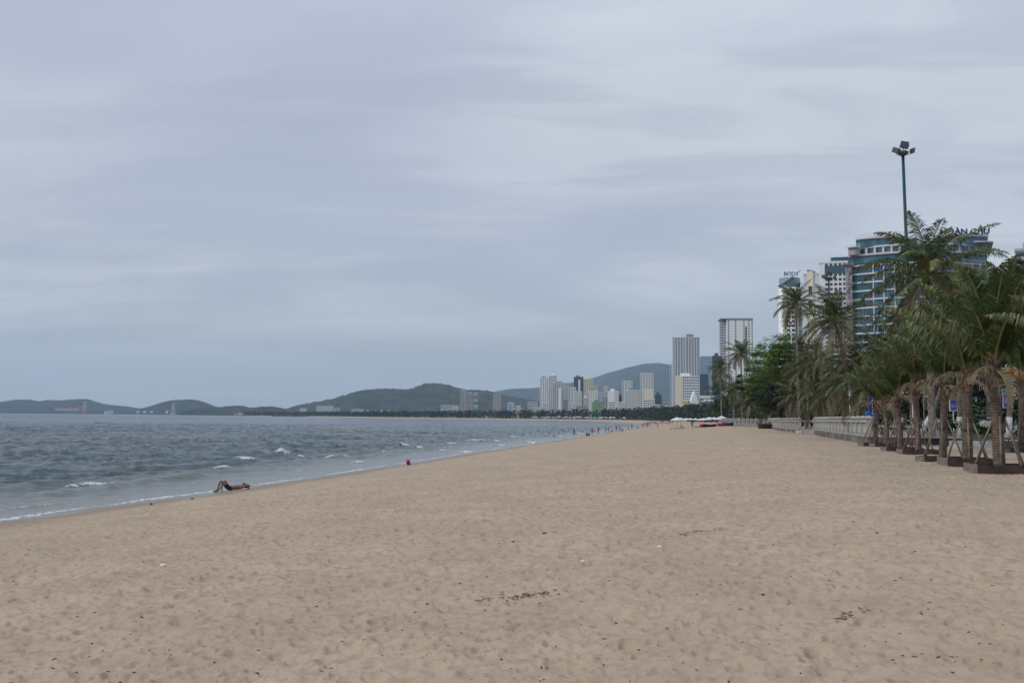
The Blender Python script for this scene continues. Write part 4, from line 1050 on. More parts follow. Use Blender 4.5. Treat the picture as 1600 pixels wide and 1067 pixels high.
# shrubs and flowers at the lawn
FLW = mat('white_flower', (.62, .60, .56), .8)
def shrub(label, px, py, D, rpx, rypx, seed, mats, group='shrubs by the lawn', flowers=0, bz=PZ+.07):
    c = at(px, py, D); rx = rpx*D/F; rz_ = rypx*D/F; e = empty('shrub', (c.x, D, bz), label, 'shrub', group)
    link('foliage', leaf_crown(seed, (rx, .6, rz_), 40, 60, .07, mats, False, 'foliage'), e, (0, 0, max(rz_*.8, c.z-bz)))
    mb = MB(); mb.tube([(0, 0, -.05), (0, 0, rz_)], [.05, .03], 6); mb.build('stem', TB, e)
    if flowers:
        for k in range(flowers):
            mb = MB(); r2 = random.Random(seed*9+k)
            for j in range(26): 
                q = Vector((r2.gauss(0, .13), r2.gauss(0, .08), r2.gauss(0, .09))); a = r2.uniform(0, 6)
                mb.add([q+Vector((.06*math.cos(a+i*1.57), .02*math.sin(i*2), .06*math.sin(a+i*1.57))) for i in range(4)], [(0, 1, 2, 3)])
            link('flower_cluster', mb.mesh('flower_cluster', FLW), e, (r2.uniform(-rx*.7, rx*.7), -.5, max(rz_*.8, c.z-bz)+r2.uniform(-.1, rz_*.7)))
    return e
BRG = [mat('shrub_bright', (.10, .17, .025), .6, col2=(.06, .11, .02), scale=2), mat('shrub_green', (.05, .10, .02), .6)]
shrub('leafy shrub topped with white flowers behind the leaning white footed palm', 1537, 665, 71, 15, 11, 31, BRG, flowers=4)
shrub('low shrub with white blooms below the blue poster', 1490, 663, 72, 13, 8, 32, BRG, flowers=2)
shrub('rounded yellow green hedge at the right edge', 1590, 656, 80, 14, 10, 33, BRG)
shrub('small bright shrub left of the tall slim staked palm', 1410, 658, 74, 10, 7, 34, BRG, flowers=2)
shrub('low bright shrub behind the yellow disc', 1456, 650, 84, 12, 5, 35, BRG)
shrub('low hedge between the leftmost staked palms', 1380, 658, 78, 12, 7, 36, BRG)
shrub('low green plant right of the leftmost poster', 1425, 662, 73, 9, 6, 37, BRG, flowers=1)

# far woods: read as one mass
def wood(name, pts, hgt, dep, dens, mats, ls, seed, label, fl=.35):
    rnd = random.Random(seed); mb = MB()
    for (ax, ay, ah), (bx, by, bh) in zip(pts[:-1], pts[1:]):
        l = math.hypot(bx-ax, by-ay); n = max(1, int(l*dens))
        for k in range(n):
            t = rnd.random(); x = ax+(bx-ax)*t; y = ay+(by-ay)*t; h = (ah+(bh-ah)*t)*rnd.uniform(.72, 1.12)
            ux, uy = (bx-ax)/l, (by-ay)/l; o = rnd.uniform(0, dep); cx_, cy_ = x+uy*o, y-ux*o
            cr = h*rnd.uniform(.25, .42)
            for j in range(34):
                q = Vector((rnd.gauss(0, .5)*cr, rnd.gauss(0, .5)*cr, 0)); zz = h*(fl+(1.02-fl)*rnd.random()**.7)*(1-.25*(q.length/cr)**2)
                if rnd.random() < .25: zz = h*rnd.random()*.5
                a = rnd.uniform(0, 6.28); s_ = ls*h*rnd.uniform(.6, 1.3); p = Vector((cx_+q.x, cy_+q.y, 1.6+zz))
                u = Vector((math.cos(a), math.sin(a), rnd.uniform(-.7, .7)))*s_; w_ = Vector((-math.sin(a), math.cos(a), rnd.uniform(-.9, .9)))*s_*.6
                mb.add([p-u, p+w_, p+u, p-w_], [(0, 1, 2, 3)], 0 if rnd.random() < .5 else 1)
    o = mb.build(name, mats); tag(o, label, 'trees', None, 'stuff'); return o
WD = [mat('wood_dark', (.030, .048, .026), .9), mat('wood_deep', (.020, .034, .020), .9)]
# (x, y, tree height) listed so that 'inland' is on the right of the direction of travel
wood('palm_grove', [(64, 268, 8), (70, 300, 10), (78, 350, 12), (92, 430, 14), (108, 520, 15)], 0, 26, .55, [LD[0], LD[1]], .075, 2, 'dense dark grove behind the umbrellas, right of the far beach')
wood('shore_wood', [(108, 520, 13), (118, 620, 13), (128, 760, 13), (138, 950, 13), (138, 1130, 13)], 0, 40, .95, WD, .085, 3, 'long dark casuarina belt along the curving beach')
wood('shore_wood', [(138, 1130, 15), (120, 1310, 14), (60, 1430, 14), (-80, 1690, 13), (-220, 2000, 13), (-440, 2650, 14), (-720, 3350, 15), (-1080, 3960, 16)], 0, 60, .5, WD, .11, 4, 'thin dark tree belt behind the far left beach')
wood('undergrowth', [(44, 100, 4.2), (50, 140, 5.5), (58, 185, 6.5), (60, 235, 7.5), (72, 300, 8)], 0, 10, 1.1, LD, .11, 6, 'dark shaded undergrowth behind the palm trunks', .1)
wood('undergrowth', [(72, 92, 3.6), (38, 92, 3.0)][::-1], 0, 8, 1.6, LD, .10, 8, 'dark shaded undergrowth behind the lawn', .1)

# ------------------------------------------------------------------ air
b = MB(); b.box(-12600, 12600, -12000, 12600, -5, 620)
hz_ = bpy.data.materials.new('haze'); hz_.use_nodes = True; t = hz_.node_tree
for n in list(t.nodes): t.nodes.remove(n)
pv = t.nodes.new('ShaderNodeVolumePrincipled'); pv.inputs['Color'].default_value = (.55, .76, .98, 1); pv.inputs['Density'].default_value = 5.2e-5; pv.inputs['Anisotropy'].default_value = .0
ot = t.nodes.new('ShaderNodeOutputMaterial'); t.links.new(pv.outputs[0], ot.inputs['Volume'])
tag(b.build('haze', hz_), 'pale blue grey sea haze', 'haze', None, 'stuff')
# ------------------------------------------------------------------ people
def human_mesh(J, bones, rads, root='pelvis', sub=1):
    names = list(J); me = bpy.data.meshes.new('tmp'); me.from_pydata([J[n] for n in names], [(names.index(a), names.index(b)) for a, b in bones], [])
    o = bpy.data.objects.new('tmp', me); COL.objects.link(o)
    sk = o.modifiers.new('s', 'SKIN'); sk.branch_smoothing = .3
    for i, n in enumerate(names):
        sv = me.skin_vertices[0].data[i]; r = rads[n]; sv.radius = r if isinstance(r, tuple) else (r, r); sv.use_root = (n == root)
    ss = o.modifiers.new('u', 'SUBSURF'); ss.levels = sub; ss.render_levels = sub
    dg = bpy.context.evaluated_depsgraph_get(); out = bpy.data.meshes.new_from_object(o.evaluated_get(dg))
    bpy.data.objects.remove(o); bpy.data.meshes.remove(me)
    out.polygons.foreach_set('use_smooth', [True]*len(out.polygons)); return out
def seg_d(p, a, b):
    ab = b-a; t = max(0, min(1, (p-a).dot(ab)/max(ab.length_squared, 1e-9))); return (p-(a+ab*t)).length, t
def shell(me, J, segs, off, name, m, cond=None):
    """garment: the body faces nearest to the listed limb segments, pushed outwards"""
    allseg = segs['all']; own = segs['own']; vs = {}; vl = []; fs = []
    nv = [v.co.copy() for v in me.vertices]; nn = [v.normal.copy() for v in me.vertices]
    for p in me.polygons:
        c = p.center; best = min(allseg, key=lambda s: seg_d(c, Vector(J[s[0]]), Vector(J[s[1]]))[0])
        d, t = seg_d(c, Vector(J[best[0]]), Vector(J[best[1]]))
        ok = False
        for a, b, t0, t1 in own:
            if (a, b) == best and t0 <= t <= t1: ok = True
        if ok and (cond is None or cond(c)):
            f = []
            for i in p.vertices:
                if i not in vs: vs[i] = len(vl); vl.append(nv[i]+nn[i]*off)
                f.append(vs[i])
            fs.append(f)
    g = bpy.data.meshes.new(name); g.from_pydata(vl, [], fs); g.materials.append(m)
    g.polygons.foreach_set('use_smooth', [True]*len(fs)); g.update(); return g
RAD = dict(pelvis=(.15, .105), waist=(.125, .09), chest=(.155, .105), neck=.055, chin=.075, head=(.082, .098), crown=.06)
for s_ in 'lr':
    RAD.update({f'sh_{s_}': .058, f'el_{s_}': .04, f'wr_{s_}': .026, f'palm_{s_}': (.036, .018), f'hip_{s_}': .088, f'kn_{s_}': .055, f'an_{s_}': .037, f'ball_{s_}': .032, f'toe_{s_}': .02, f'nose': .014})
BONES = [('pelvis', 'waist'), ('waist', 'chest'), ('chest', 'neck'), ('neck', 'chin'), ('chin', 'head'), ('head', 'crown')]
for s_ in 'lr':
    BONES += [('chest', f'sh_{s_}'), (f'sh_{s_}', f'el_{s_}'), (f'el_{s_}', f'wr_{s_}'), (f'wr_{s_}', f'palm_{s_}'), ('pelvis', f'hip_{s_}'), (f'hip_{s_}', f'kn_{s_}'), (f'kn_{s_}', f'an_{s_}'), (f'an_{s_}', f'ball_{s_}'), (f'ball_{s_}', f'toe_{s_}')]
def with_fingers(J, Rd, B):
    J = dict(J); Rd = dict(Rd); B = list(B)
    for s_ in 'lr':
        w_, p_ = Vector(J[f'wr_{s_}']), Vector(J[f'palm_{s_}']); d = (p_-w_).normalized(); sd_ = d.cross(Vector((.3, .8, .5))).normalized(); dn_ = d.cross(sd_)
        for k, (o, l) in enumerate(((-.03, .062), (-.01, .075), (.01, .07), (.03, .055))):
            a = f'f{k}a_{s_}'; b_ = f'f{k}b_{s_}'; J[a] = tuple(p_+sd_*o+d*.045); J[b_] = tuple(p_+sd_*o*1.15+d*(.045+l)+dn_*.02); Rd[a] = .010; Rd[b_] = .008
            B += [(f'palm_{s_}', a), (a, b_)]
        a = f'th_{s_}'; J[a] = tuple(p_-sd_*.06+d*.03); Rd[a] = .011; B += [(f'palm_{s_}', a)]
    return J, Rd, B
def stand_J(arm='down', stride=.12):
    J = dict(pelvis=(0, 0, .94), waist=(0, -.01, 1.10), chest=(0, 0, 1.31), neck=(0, .01, 1.47), chin=(0, -.015, 1.56), head=(0, -.01, 1.65), crown=(0, 0, 1.71))
    for s_, g in (('l', -1), ('r', 1)):
        J[f'sh_{s_}'] = (g*.18, .01, 1.41)
        if arm == 'down': J[f'el_{s_}'] = (g*.24, .02, 1.13); J[f'wr_{s_}'] = (g*.25, -.06, .89); J[f'palm_{s_}'] = (g*.25, -.09, .81)
        elif arm == 'hips': J[f'el_{s_}'] = (g*.38, .05, 1.18); J[f'wr_{s_}'] = (g*.20, -.02, 1.04); J[f'palm_{s_}'] = (g*.15, -.08, 1.02)
        else: J[f'el_{s_}'] = (g*.30, -.12, 1.20); J[f'wr_{s_}'] = (g*.24, -.34, 1.22); J[f'palm_{s_}'] = (g*.22, -.42, 1.24)
        J[f'hip_{s_}'] = (g*.095, 0, .88); J[f'kn_{s_}'] = (g*.11, -.03+g*stride*.5, .50); J[f'an_{s_}'] = (g*.11, .03+g*stride, .085); J[f'ball_{s_}'] = (g*.12, -.09+g*stride, .03); J[f'toe_{s_}'] = (g*.125, -.14+g*stride, .025)
    return J
def sit_J():
    J = dict(pelvis=(0, 0, .10), waist=(0, .02, .26), chest=(0, .0, .48), neck=(0, -.01, .64), chin=(0, -.045, .72), head=(0, -.04, .81), crown=(0, -.03, .87))
    for s_, g in (('l', -1), ('r', 1)):
        J[f'sh_{s_}'] = (g*.18, 0, .58); J[f'el_{s_}'] = (g*.25, -.10, .33); J[f'wr_{s_}'] = (g*.14, -.30, .25); J[f'palm_{s_}'] = (g*.10, -.36, .22)
        J[f'hip_{s_}'] = (g*.10, -.05, .09); J[f'kn_{s_}'] = (g*.13, -.46, .10); J[f'an_{s_}'] = (g*.13, -.50, -.33); J[f'ball_{s_}'] = (g*.14, -.61, -.39); J[f'toe_{s_}'] = (g*.145, -.66, -.395)
    return J
def floorsit_J():
    J = sit_J()
    for s_, g in (('l', -1), ('r', 1)):
        J[f'kn_{s_}'] = (g*.15, -.36, .42); J[f'an_{s_}'] = (g*.14, -.55, .06); J[f'ball_{s_}'] = (g*.15, -.66, .03); J[f'toe_{s_}'] = (g*.15, -.71, .025)
        J[f'el_{s_}'] = (g*.26, -.18, .42); J[f'wr_{s_}'] = (g*.17, -.40, .45); J[f'palm_{s_}'] = (g*.12, -.46, .44)
    return J
def swim_J():
    J = stand_J('down', .1)
    for s_, g in (('l', -1), ('r', 1)):
        J[f'el_{s_}'] = (g*.42, -.12, 1.36); J[f'wr_{s_}'] = (g*.58, -.32, 1.42); J[f'palm_{s_}'] = (g*.62, -.40, 1.43)
    return J
ALL = [b for b in BONES]
SKIN = {'tan': mat('skin_tan', (.30, .155, .095), .6, var=.12, scale=5), 'brown': mat('skin_brown', (.17, .085, .05), .6), 'light': mat('skin_light', (.44, .27, .19), .6)}
HAIR = mat('dark_hair', (.012, .010, .009), .6)
CL = {k: mat('cloth_'+k, v, .85) for k, v in dict(black=(.015, .015, .02), navy=(.02, .035, .10), blue=(.012, .17, .48), red=(.45, .03, .03), white=(.62, .62, .62), orange=(.55, .20, .03), grey=(.18, .18, .19), green=(.04, .22, .12), pink=(.55, .18, .25), yellow=(.55, .45, .06)).items()}
PM = {}
def person_parts(pose, fingers=False):
    if (pose, fingers) in PM: return PM[(pose, fingers)]
    J = {'stand': stand_J(), 'hips': stand_J('hips', .05), 'reach': stand_J('fwd', .16), 'sit': sit_J(), 'floorsit': floorsit_J(), 'swim': swim_J()}[pose]
    Rd, B = RAD, BONES
    if fingers: J, Rd, B = with_fingers(J, Rd, B)
    Rd = {k: Rd[k] for k in J}
    me = human_mesh(J, B, Rd)
    PM[(pose, fingers)] = (me, J); return PM[(pose, fingers)]
GM = {}
def person(label, loc, rz, pose='stand', skin='tan', top=None, bottom='black', scale=1.0, group=None, fingers=False):
    me, J = person_parts(pose, fingers); e = empty('person', loc, label, 'person', group, rz, scale)
    def cached(key, fn):
        if key not in GM: GM[key] = fn()
        return GM[key]
    def bodym():
        b_ = me.copy(); b_.materials.clear(); b_.materials.append(SKIN[skin]); return b_
    link('body', cached((pose, fingers, skin), bodym), e)
    hz0 = Vector(J['head']).z
    if top: link('shirt', cached((pose, fingers, 't', top), lambda: shell(me, J, dict(all=ALL, own=[('waist', 'chest', 0, 1), ('pelvis', 'waist', .45, 1), ('chest', 'neck', 0, .75)]+[('chest', f'sh_{s}', 0, 1) for s in 'lr']+[(f'sh_{s}', f'el_{s}', 0, .75) for s in 'lr']), .018, 'shirt', CL[top])), e)
    if bottom: link('shorts', cached((pose, fingers, 'b', bottom), lambda: shell(me, J, dict(all=ALL, own=[('pelvis', 'waist', 0, .5)]+[('pelvis', f'hip_{s}', 0, 1) for s in 'lr']+[(f'hip_{s}', f'kn_{s}', 0, .55) for s in 'lr']), .014, 'shorts', CL[bottom])), e)
    link('hair', cached((pose, fingers, 'h'), lambda: shell(me, J, dict(all=ALL, own=[('head', 'crown', 0, 1), ('chin', 'head', .3, 1)]), .014, 'hair', HAIR, lambda c: c.y > J['head'][1]-.045 or c.z > hz0+.045)), e)
    return e
# the man lying at the water's edge, knees drawn up, hands behind his head (x runs from his feet to his head)
JL = dict(pelvis=(.62, 0, .115), waist=(.80, 0, .125), chest=(1.02, 0, .15), neck=(1.20, 0, .15), chin=(1.27, 0, .185), head=(1.36, 0, .165), crown=(1.43, 0, .155))
for s_, g in (('l', 1), ('r', -1)):
    JL[f'sh_{s_}'] = (1.13, g*.18, .15)
    JL[f'hip_{s_}'] = (.58, g*.10, .11)
JL.update(kn_r=(.24, -.14, .47), an_r=(.10, -.15, .085), ball_r=(-.02, -.16, .045), toe_r=(-.07, -.16, .03),
          kn_l=(.44, .16, .46), an_l=(.24, .17, .085), ball_l=(.12, .18, .045), toe_l=(.06, .18, .03),
          el_r=(1.34, -.34, .22), wr_r=(1.42, -.12, .14), palm_r=(1.42, -.05, .10), el_l=(1.27, .34, .28), wr_l=(1.42, .12, .16), palm_l=(1.42, .05, .10))
Jx, Rx, Bx = with_fingers(JL, RAD, BONES); Rx = {k: Rx[k] for k in Jx}
for k in ('pelvis', 'waist', 'chest'): Rx[k] = (Rx[k][1], Rx[k][0])
lme = human_mesh(Jx, Bx, Rx, sub=2); lme.materials.append(mat('skin_sunburnt', (.21, .105, .065), .55, var=.12, scale=5))
pf, ph = onbeach(333, 769.5), onbeach(378, 763)
ctr = (pf+ph)/2+Vector((.35, -.80, 0)); dirv = Vector((.93, .36, 0)).normalized(); foot = ctr-dirv*.72; hd = ctr+dirv*.72
lz = sand_f(np.array([foot.x, ctr.x, hd.x]), np.array([foot.y, ctr.y, hd.y]), np.array([46.0]*3))[0]
foot.z = max(float(lz[0]), .03)-.015
pitch_ = -math.atan2(max(float(lz[2]), .05)-foot.z-.03, 1.44)
print('LYING', ctr, gz(ctr.x, ctr.y))
e = empty('person', foot, 'man in black trunks lying at the water line, knees up, hands behind his head', 'person', rot=(0, pitch_, math.atan2(dirv.y, dirv.x)), scale=1.08)
link('body', lme, e)
ALLX = ALL
link('trunks', shell(lme, JL, dict(all=ALL, own=[('pelvis', 'waist', 0, .45)]+[('pelvis', f'hip_{s}', 0, 1) for s in 'lr']+[(f'hip_{s}', f'kn_{s}', 0, .42) for s in 'lr']), .014, 'trunks', CL['black']), e)
link('hair', shell(lme, JL, dict(all=ALL, own=[('head', 'crown', 0, 1), ('chin', 'head', .2, 1)]), .014, 'hair', HAIR, lambda c: c.x > 1.36 or c.z < .14), e)
link('beard', shell(lme, JL, dict(all=ALL, own=[('neck', 'chin', .5, 1), ('chin', 'head', 0, .3)]), .008, 'beard', HAIR, lambda c: c.x < 1.29), e)
mb = MB(); mb.blob((1.31, 0, .262), (.03, .014, .016), 6, 5); mb.build('nose', SKIN['tan'], e, True)
# bundle of clothes and a white bag beyond his head
p = onbeach(386, 761.5); mb = MB()
mb.blob((0, 0, .05), (.20, .12, .07), 14, 8, .2); mb.blob((-.08, .03, .11), (.10, .08, .05), 10, 6, .2)
tag(mb.build('clothes_bundle', CL['black'], None, True, (p.x, p.y, gz(p.x, p.y))), 'small dark bundle of clothes beyond the head of the lying man', 'clothes')
p = onbeach(380.5, 763); mb = MB(); mb.blob((0, 0, .05), (.09, .08, .07), 10, 6, .2)
tag(mb.build('plastic_bag', mat('plastic_white', (.7, .7, .7), .4), None, True, (p.x, p.y, gz(p.x, p.y))), 'crumpled white bag between the lying man and the dark bundle', 'bag')
p = onbeach(340.5, 768.2); mb = MB(); mb.tube([(0, 0, .02), (0, 0, .2), (.0, 0, .26)], [.04, .04, .015], 10)
tag(mb.build('bottle', mat('plastic_white', (.7, .7, .7), .4), None, True, (p.x+.15, p.y+.1, gz(p.x, p.y))), 'small white bottle standing under the knees of the lying man', 'bottle')
# red bucket-like marker
p = onbeach(639, 726); RED = mat('red_plastic', (.50, .012, .03), .4)
e = empty('red_barrel', (p.x, p.y, gz(p.x, p.y)-.02), 'tilted bright red plastic container at the water line', 'container', rot=(R(6), R(-16), 0))
mb = MB(); mb.tube([(0, 0, 0), (0, 0, .04), (0, 0, .30), (0, 0, .33), (0, 0, .36)], [.12, .135, .15, .16, .13], 14); mb.build('body', RED, e, True)
mb = MB(); mb.tube([(-.13, 0, .34), (-.08, 0, .46), (.08, 0, .46), (.13, 0, .34)], .012, 6); mb.build('handle', mat('dark_metal', (.05, .05, .05), .5), e, True)
# man in blue sitting on the balustrade
p = Vector((25.75, 72.2, PZ+1.2))
person('man in a bright blue shirt and dark cap sitting on the balustrade end', at(1357.5, 655, 72.1).to_tuple()[:2]+(PZ+1.16,), R(12), 'sit', 'brown', 'blue', 'black', 1.05, fingers=True)
# promenade walkers
person('person in blue and white top and red shorts standing behind the middle balustrade', at(1259.5, 655, 127).to_tuple()[:2]+(PZ,), .4, 'hips', 'tan', 'navy', 'red', 1.0)
person('person in white bent beside the one in red shorts behind the balustrade', at(1270, 655, 128).to_tuple()[:2]+(PZ,), 1.4, 'reach', 'brown', 'white', 'black', .85)
person('person in a blue shirt standing above the brown boat', at(1196, 655, 192).to_tuple()[:2]+(PZ,), .2, 'hips', 'brown', 'navy', 'navy', 1.05)
for i, (px, D, tp, pose) in enumerate(((1213, 175, 'white', 'stand'), (1218, 176, 'grey', 'reach'), (1226, 168, 'white', 'hips'), (1232, 165, 'white', 'stand'), (1237, 163, 'grey', 'stand'), (1154, 225, 'white', 'hips'), (1162, 222, 'white', 'stand'), (1170, 218, 'grey', 'reach'), (1183, 205, 'white', 'stand'))):
    person(['leftmost white shirted walker behind the middle balustrade', 'walker in grey just right of the leftmost white shirt', 'white shirted walker with hands on hips under the palms', 'white shirted walker at the centre of the promenade group', 'grey shirted walker at the right of the promenade group',
            'leftmost white shirted walker behind the farthest balustrade', 'second white shirted walker behind the farthest balustrade', 'walker in grey behind the farthest balustrade', 'white shirted walker nearest the brown boat'][i], at(px, 655, D).to_tuple()[:2]+(PZ,), random.uniform(0, 6), pose, 'brown', tp, 'grey', 1.0, 'walkers on the promenade')
# beach walkers and bathers
def bp(px, py):
    p = onbeach(px, py); return (p.x, p.y, max(gz(p.x, p.y), -1.0))
person('dark figure standing alone on the sand between the umbrellas', bp(1081.5, 669), .3, 'hips', 'brown', 'black', 'black', 1.0)
person('person in orange sitting under the nearest two umbrellas', bp(1064.5, 669.5), 1.2, 'floorsit', 'tan', 'orange', 'black', 1.1)
person('person in white sitting beside the red kayak', bp(1095, 666.5), 1.2, 'floorsit', 'tan', 'white', 'navy', 1.1)
person('bather standing alone on the beach left of the nearest umbrellas', bp(1028, 668.5), 1.2, 'stand', 'tan', None, 'navy', 1.0)
edgep = [(897, 682, 'stand', 'brown'), (935, 678, 'stand', 'brown'), (946, 676, 'reach', 'tan'), (951, 676, 'hips', 'tan'), (957, 675, 'floorsit', 'brown'), (963, 674.5, 'stand', 'tan'), (971, 673.5, 'floorsit', 'brown'), (981.5, 671.5, 'hips', 'brown'), (987.5, 671, 'stand', 'brown'),
         (925, 679.5, 'stand', 'tan'), (968, 674, 'hips', 'tan'), (916, 681, 'floorsit', 'brown'), (921, 680.5, 'floorsit', 'tan'), (997, 669.5, 'floorsit', 'tan'), (1004, 668.2, 'stand', 'tan')]
el = ['bather wading alone at the left end of the shore crowd', 'tall dark bather at the water edge left of the crowd', 'bather reaching forward at the water edge', 'bather with hands on hips in the shore crowd', 'dark bather sitting at the water edge', 'bather standing in the middle of the shore crowd', 'dark bather crouching at the right of the shore crowd', 'dark bather with hands on hips at the curve of the shore', 'dark bather standing beside the one with hands on hips',
      'bather standing just right of the two sitting ones', 'bather with hands on hips right of the middle of the crowd', 'dark sitter at the water edge, left of a pair', 'tan sitter at the water edge, right of a pair', 'bather sitting where the shore bends away', 'bather standing at the far bend of the shore']
for (px, py, pose, sk_), lb in zip(edgep, el): person(lb, bp(px, py), random.uniform(0, 6), pose, sk_, None, random.choice(['black', 'navy', 'red', 'blue']), 1.0, 'bathers at the water edge')
rp = random.Random(21)
swim = [(841, 676), (848, 677), (862, 675), (876, 673), (880, 674.5), (889, 673), (895, 673.5), (902, 672), (906, 673), (884, 677), (874, 679), (858, 678.5), (828, 678), (817, 681), (937, 672), (940, 671), (944, 670.5), (925, 672), (915, 669), (958, 667), (963, 666.5), (968, 666), (973, 665.5), (978, 665), (984, 664.5), (888, 670), (900, 670.5), (892, 669.5), (778, 666.5), (805, 677), (796, 682), (770, 677), (867, 670), (852, 671), (990, 667), (950, 672), (930, 675), (910, 675.5), (866, 683), (953, 669.5), (835, 672), (820, 673)]
for i, (px, py) in enumerate(swim):
    p = onplane(px+rp.uniform(-1, 1), py+rp.uniform(-.5, .5), 0.0); dep = rp.choice([-1.35, -1.3, -1.0, -1.2])
    if -shore_d(np.array([p.x]), np.array([p.y]))[0] < 0: continue
    person('distant swimmer with head and shoulders above the water', (p.x, p.y, dep), rp.uniform(0, 6), rp.choice(['swim', 'stand', 'hips']), rp.choice(['brown', 'tan', 'brown']), None, 'black', 1.05, 'swimmers off the beach')
for i in range(46):
    px = rp.uniform(1004, 1052); y0 = 659+ (1052-px)*.10; py = rp.uniform(y0-1.5, y0+3.5)
    loc = bp(px, py)
    person('tiny beachgoer in the distant crowd', loc, rp.uniform(0, 6), rp.choice(['stand', 'hips', 'floorsit', 'reach']), rp.choice(['brown', 'tan']), rp.choice([None, None, 'red', 'white', 'navy', 'black', 'orange']), rp.choice(['black', 'navy', 'red']), 1.0, 'distant crowd on the beach')

# ------------------------------------------------------------------ umbrellas, loungers, boats
CAN = mat('canopy_white', (.66, .66, .64), .8, var=.06, scale=1); POLE = mat('pole_grey', (.3, .3, .3), .5); BLUT = mat('canopy_blue', (.05, .06, .15), .8)
def umbrella_proto():
    e = empty('beach_umbrella', (0, 0, 0), 'x', 'umbrella', 'white beach umbrellas')
    mb = MB(); n = 8; r = 1.45; top = (0, 0, 2.55); vs = [top]; 
    for k in range(n):
        a = k*2*math.pi/n; vs.append((r*math.cos(a), r*math.sin(a), 1.95)); am = a+math.pi/n; vs.append((r*.93*math.cos(am), r*.93*math.sin(am), 2.0))
    fs = [(0, 1+k, 1+(k+1) % (2*n)) for k in range(2*n)]; mb.add(vs, fs)
    mb.add([(v[0], v[1], v[2]-.03) for v in vs], [f[::-1] for f in fs])
    lo = [(v[0]*1.0, v[1]*1.0, v[2]-.16) for v in vs[1:]]; mb.add(vs[1:]+lo, [(k, k+2*n, (k+1) % (2*n)+2*n, (k+1) % (2*n)) for k in range(2*n)])
    mb.build('canopy', CAN, e); mb = MB(); mb.tube([(0, 0, -.3), (0, 0, 2.6)], .03, 6); mb.build('pole', POLE, e); return e
up = umbrella_proto(); first = [True]
def umb(px, py, lab, grp='white beach umbrellas', sc=1.0):
    loc = bp(px, py)
    if first[0]: first[0] = False; up.location = loc; up['label'] = lab; up['group'] = grp; up.scale = (sc,)*3; return
    copy_tree(up, lab, loc, random.random(), sc, grp)
UM = [(1058, 670.5, 'left of the two nearest white umbrellas over the loungers'), (1063.5, 670, 'right of the two nearest white umbrellas over the loungers'), (1059, 667.5, 'white umbrella just behind the two nearest ones'), (1068, 663.5, 'white umbrella at the left end of the middle row'),
      (1073, 663.2, 'second white umbrella of the middle row'), (1079, 663, 'white umbrella at the right end of the middle row'), (1087, 663.5, 'white umbrella standing apart left of the big cluster'), (1095, 665, 'leftmost white umbrella of the big cluster'), (1100, 665.5, 'white umbrella above the red kayak'),
      (1105, 664, 'rear white umbrella of the big cluster'), (1108.5, 666, 'highest white umbrella at the middle of the big cluster'), (1112, 664.5, 'white umbrella right of the highest one'), (1116, 665, 'right end umbrella of the big cluster'), (1122, 665, 'left umbrella of the pair before the blue canopy'), (1128, 665, 'right umbrella of the pair beside the balustrade')]
for k, (px, py, lab) in enumerate(UM): umb(px, py, lab, sc=(1.0, .93, 1.05, .97)[k % 4]*(1.0 if px < 1085 else .76))
for i in range(26):
    px = 836+i*5.6+rp.uniform(-2, 2)
    if px > 962 and px < 975: continue
    # on the far curve of the beach, just above its waterline
    Y0 = 1250-(px-836)*2.2; X0 = (px-800)/F*Y0
    while shore_d(np.array([X0]), np.array([Y0]))[0] < 22 and Y0 < 1700: Y0 += 6; X0 = (px-800)/F*Y0
    copy_tree(up, 'tiny white umbrella in the row along the far curve of the beach', (X0, Y0, gz(X0, Y0)), rp.random(), rp.uniform(1.2, 1.7), 'far white umbrellas')
LW = mat('lounger_wood', (.30, .26, .20), .7); CU = mat('cushion', (.42, .42, .36), .9)
def lounger(px, py, lab, rz):
    e = empty('sun_lounger', bp(px, py), lab, 'sun lounger', 'loungers under the nearest umbrellas', rz)
    mb = MB(); mb.box(-.33, .33, -.95, .95, .27, .34); mb.build('frame', LW, e)
    for x in (-.29, .29):
        for y in (-.85, .85): mb = MB(); mb.box(x-.035, x+.035, y-.035, y+.035, 0, .268); mb.build('leg', LW, e)
    mb = MB(); mb.box(-.30, .30, -.93, .25, .343, .42); mb.build('seat_cushion', CU, e)
    mb = MB(); mb.obox((0, .58, .60), (.30, 0, 0), (0, .33, .24), (0, -.03, .04)); mb.build('backrest', CU, e)
lounger(1055, 671.2, 'left sun lounger under the nearest umbrellas', 1.1); lounger(1059.5, 671, 'middle sun lounger under the nearest umbrellas', 1.3); lounger(1063, 670.8, 'right sun lounger under the nearest umbrellas', 1.2)
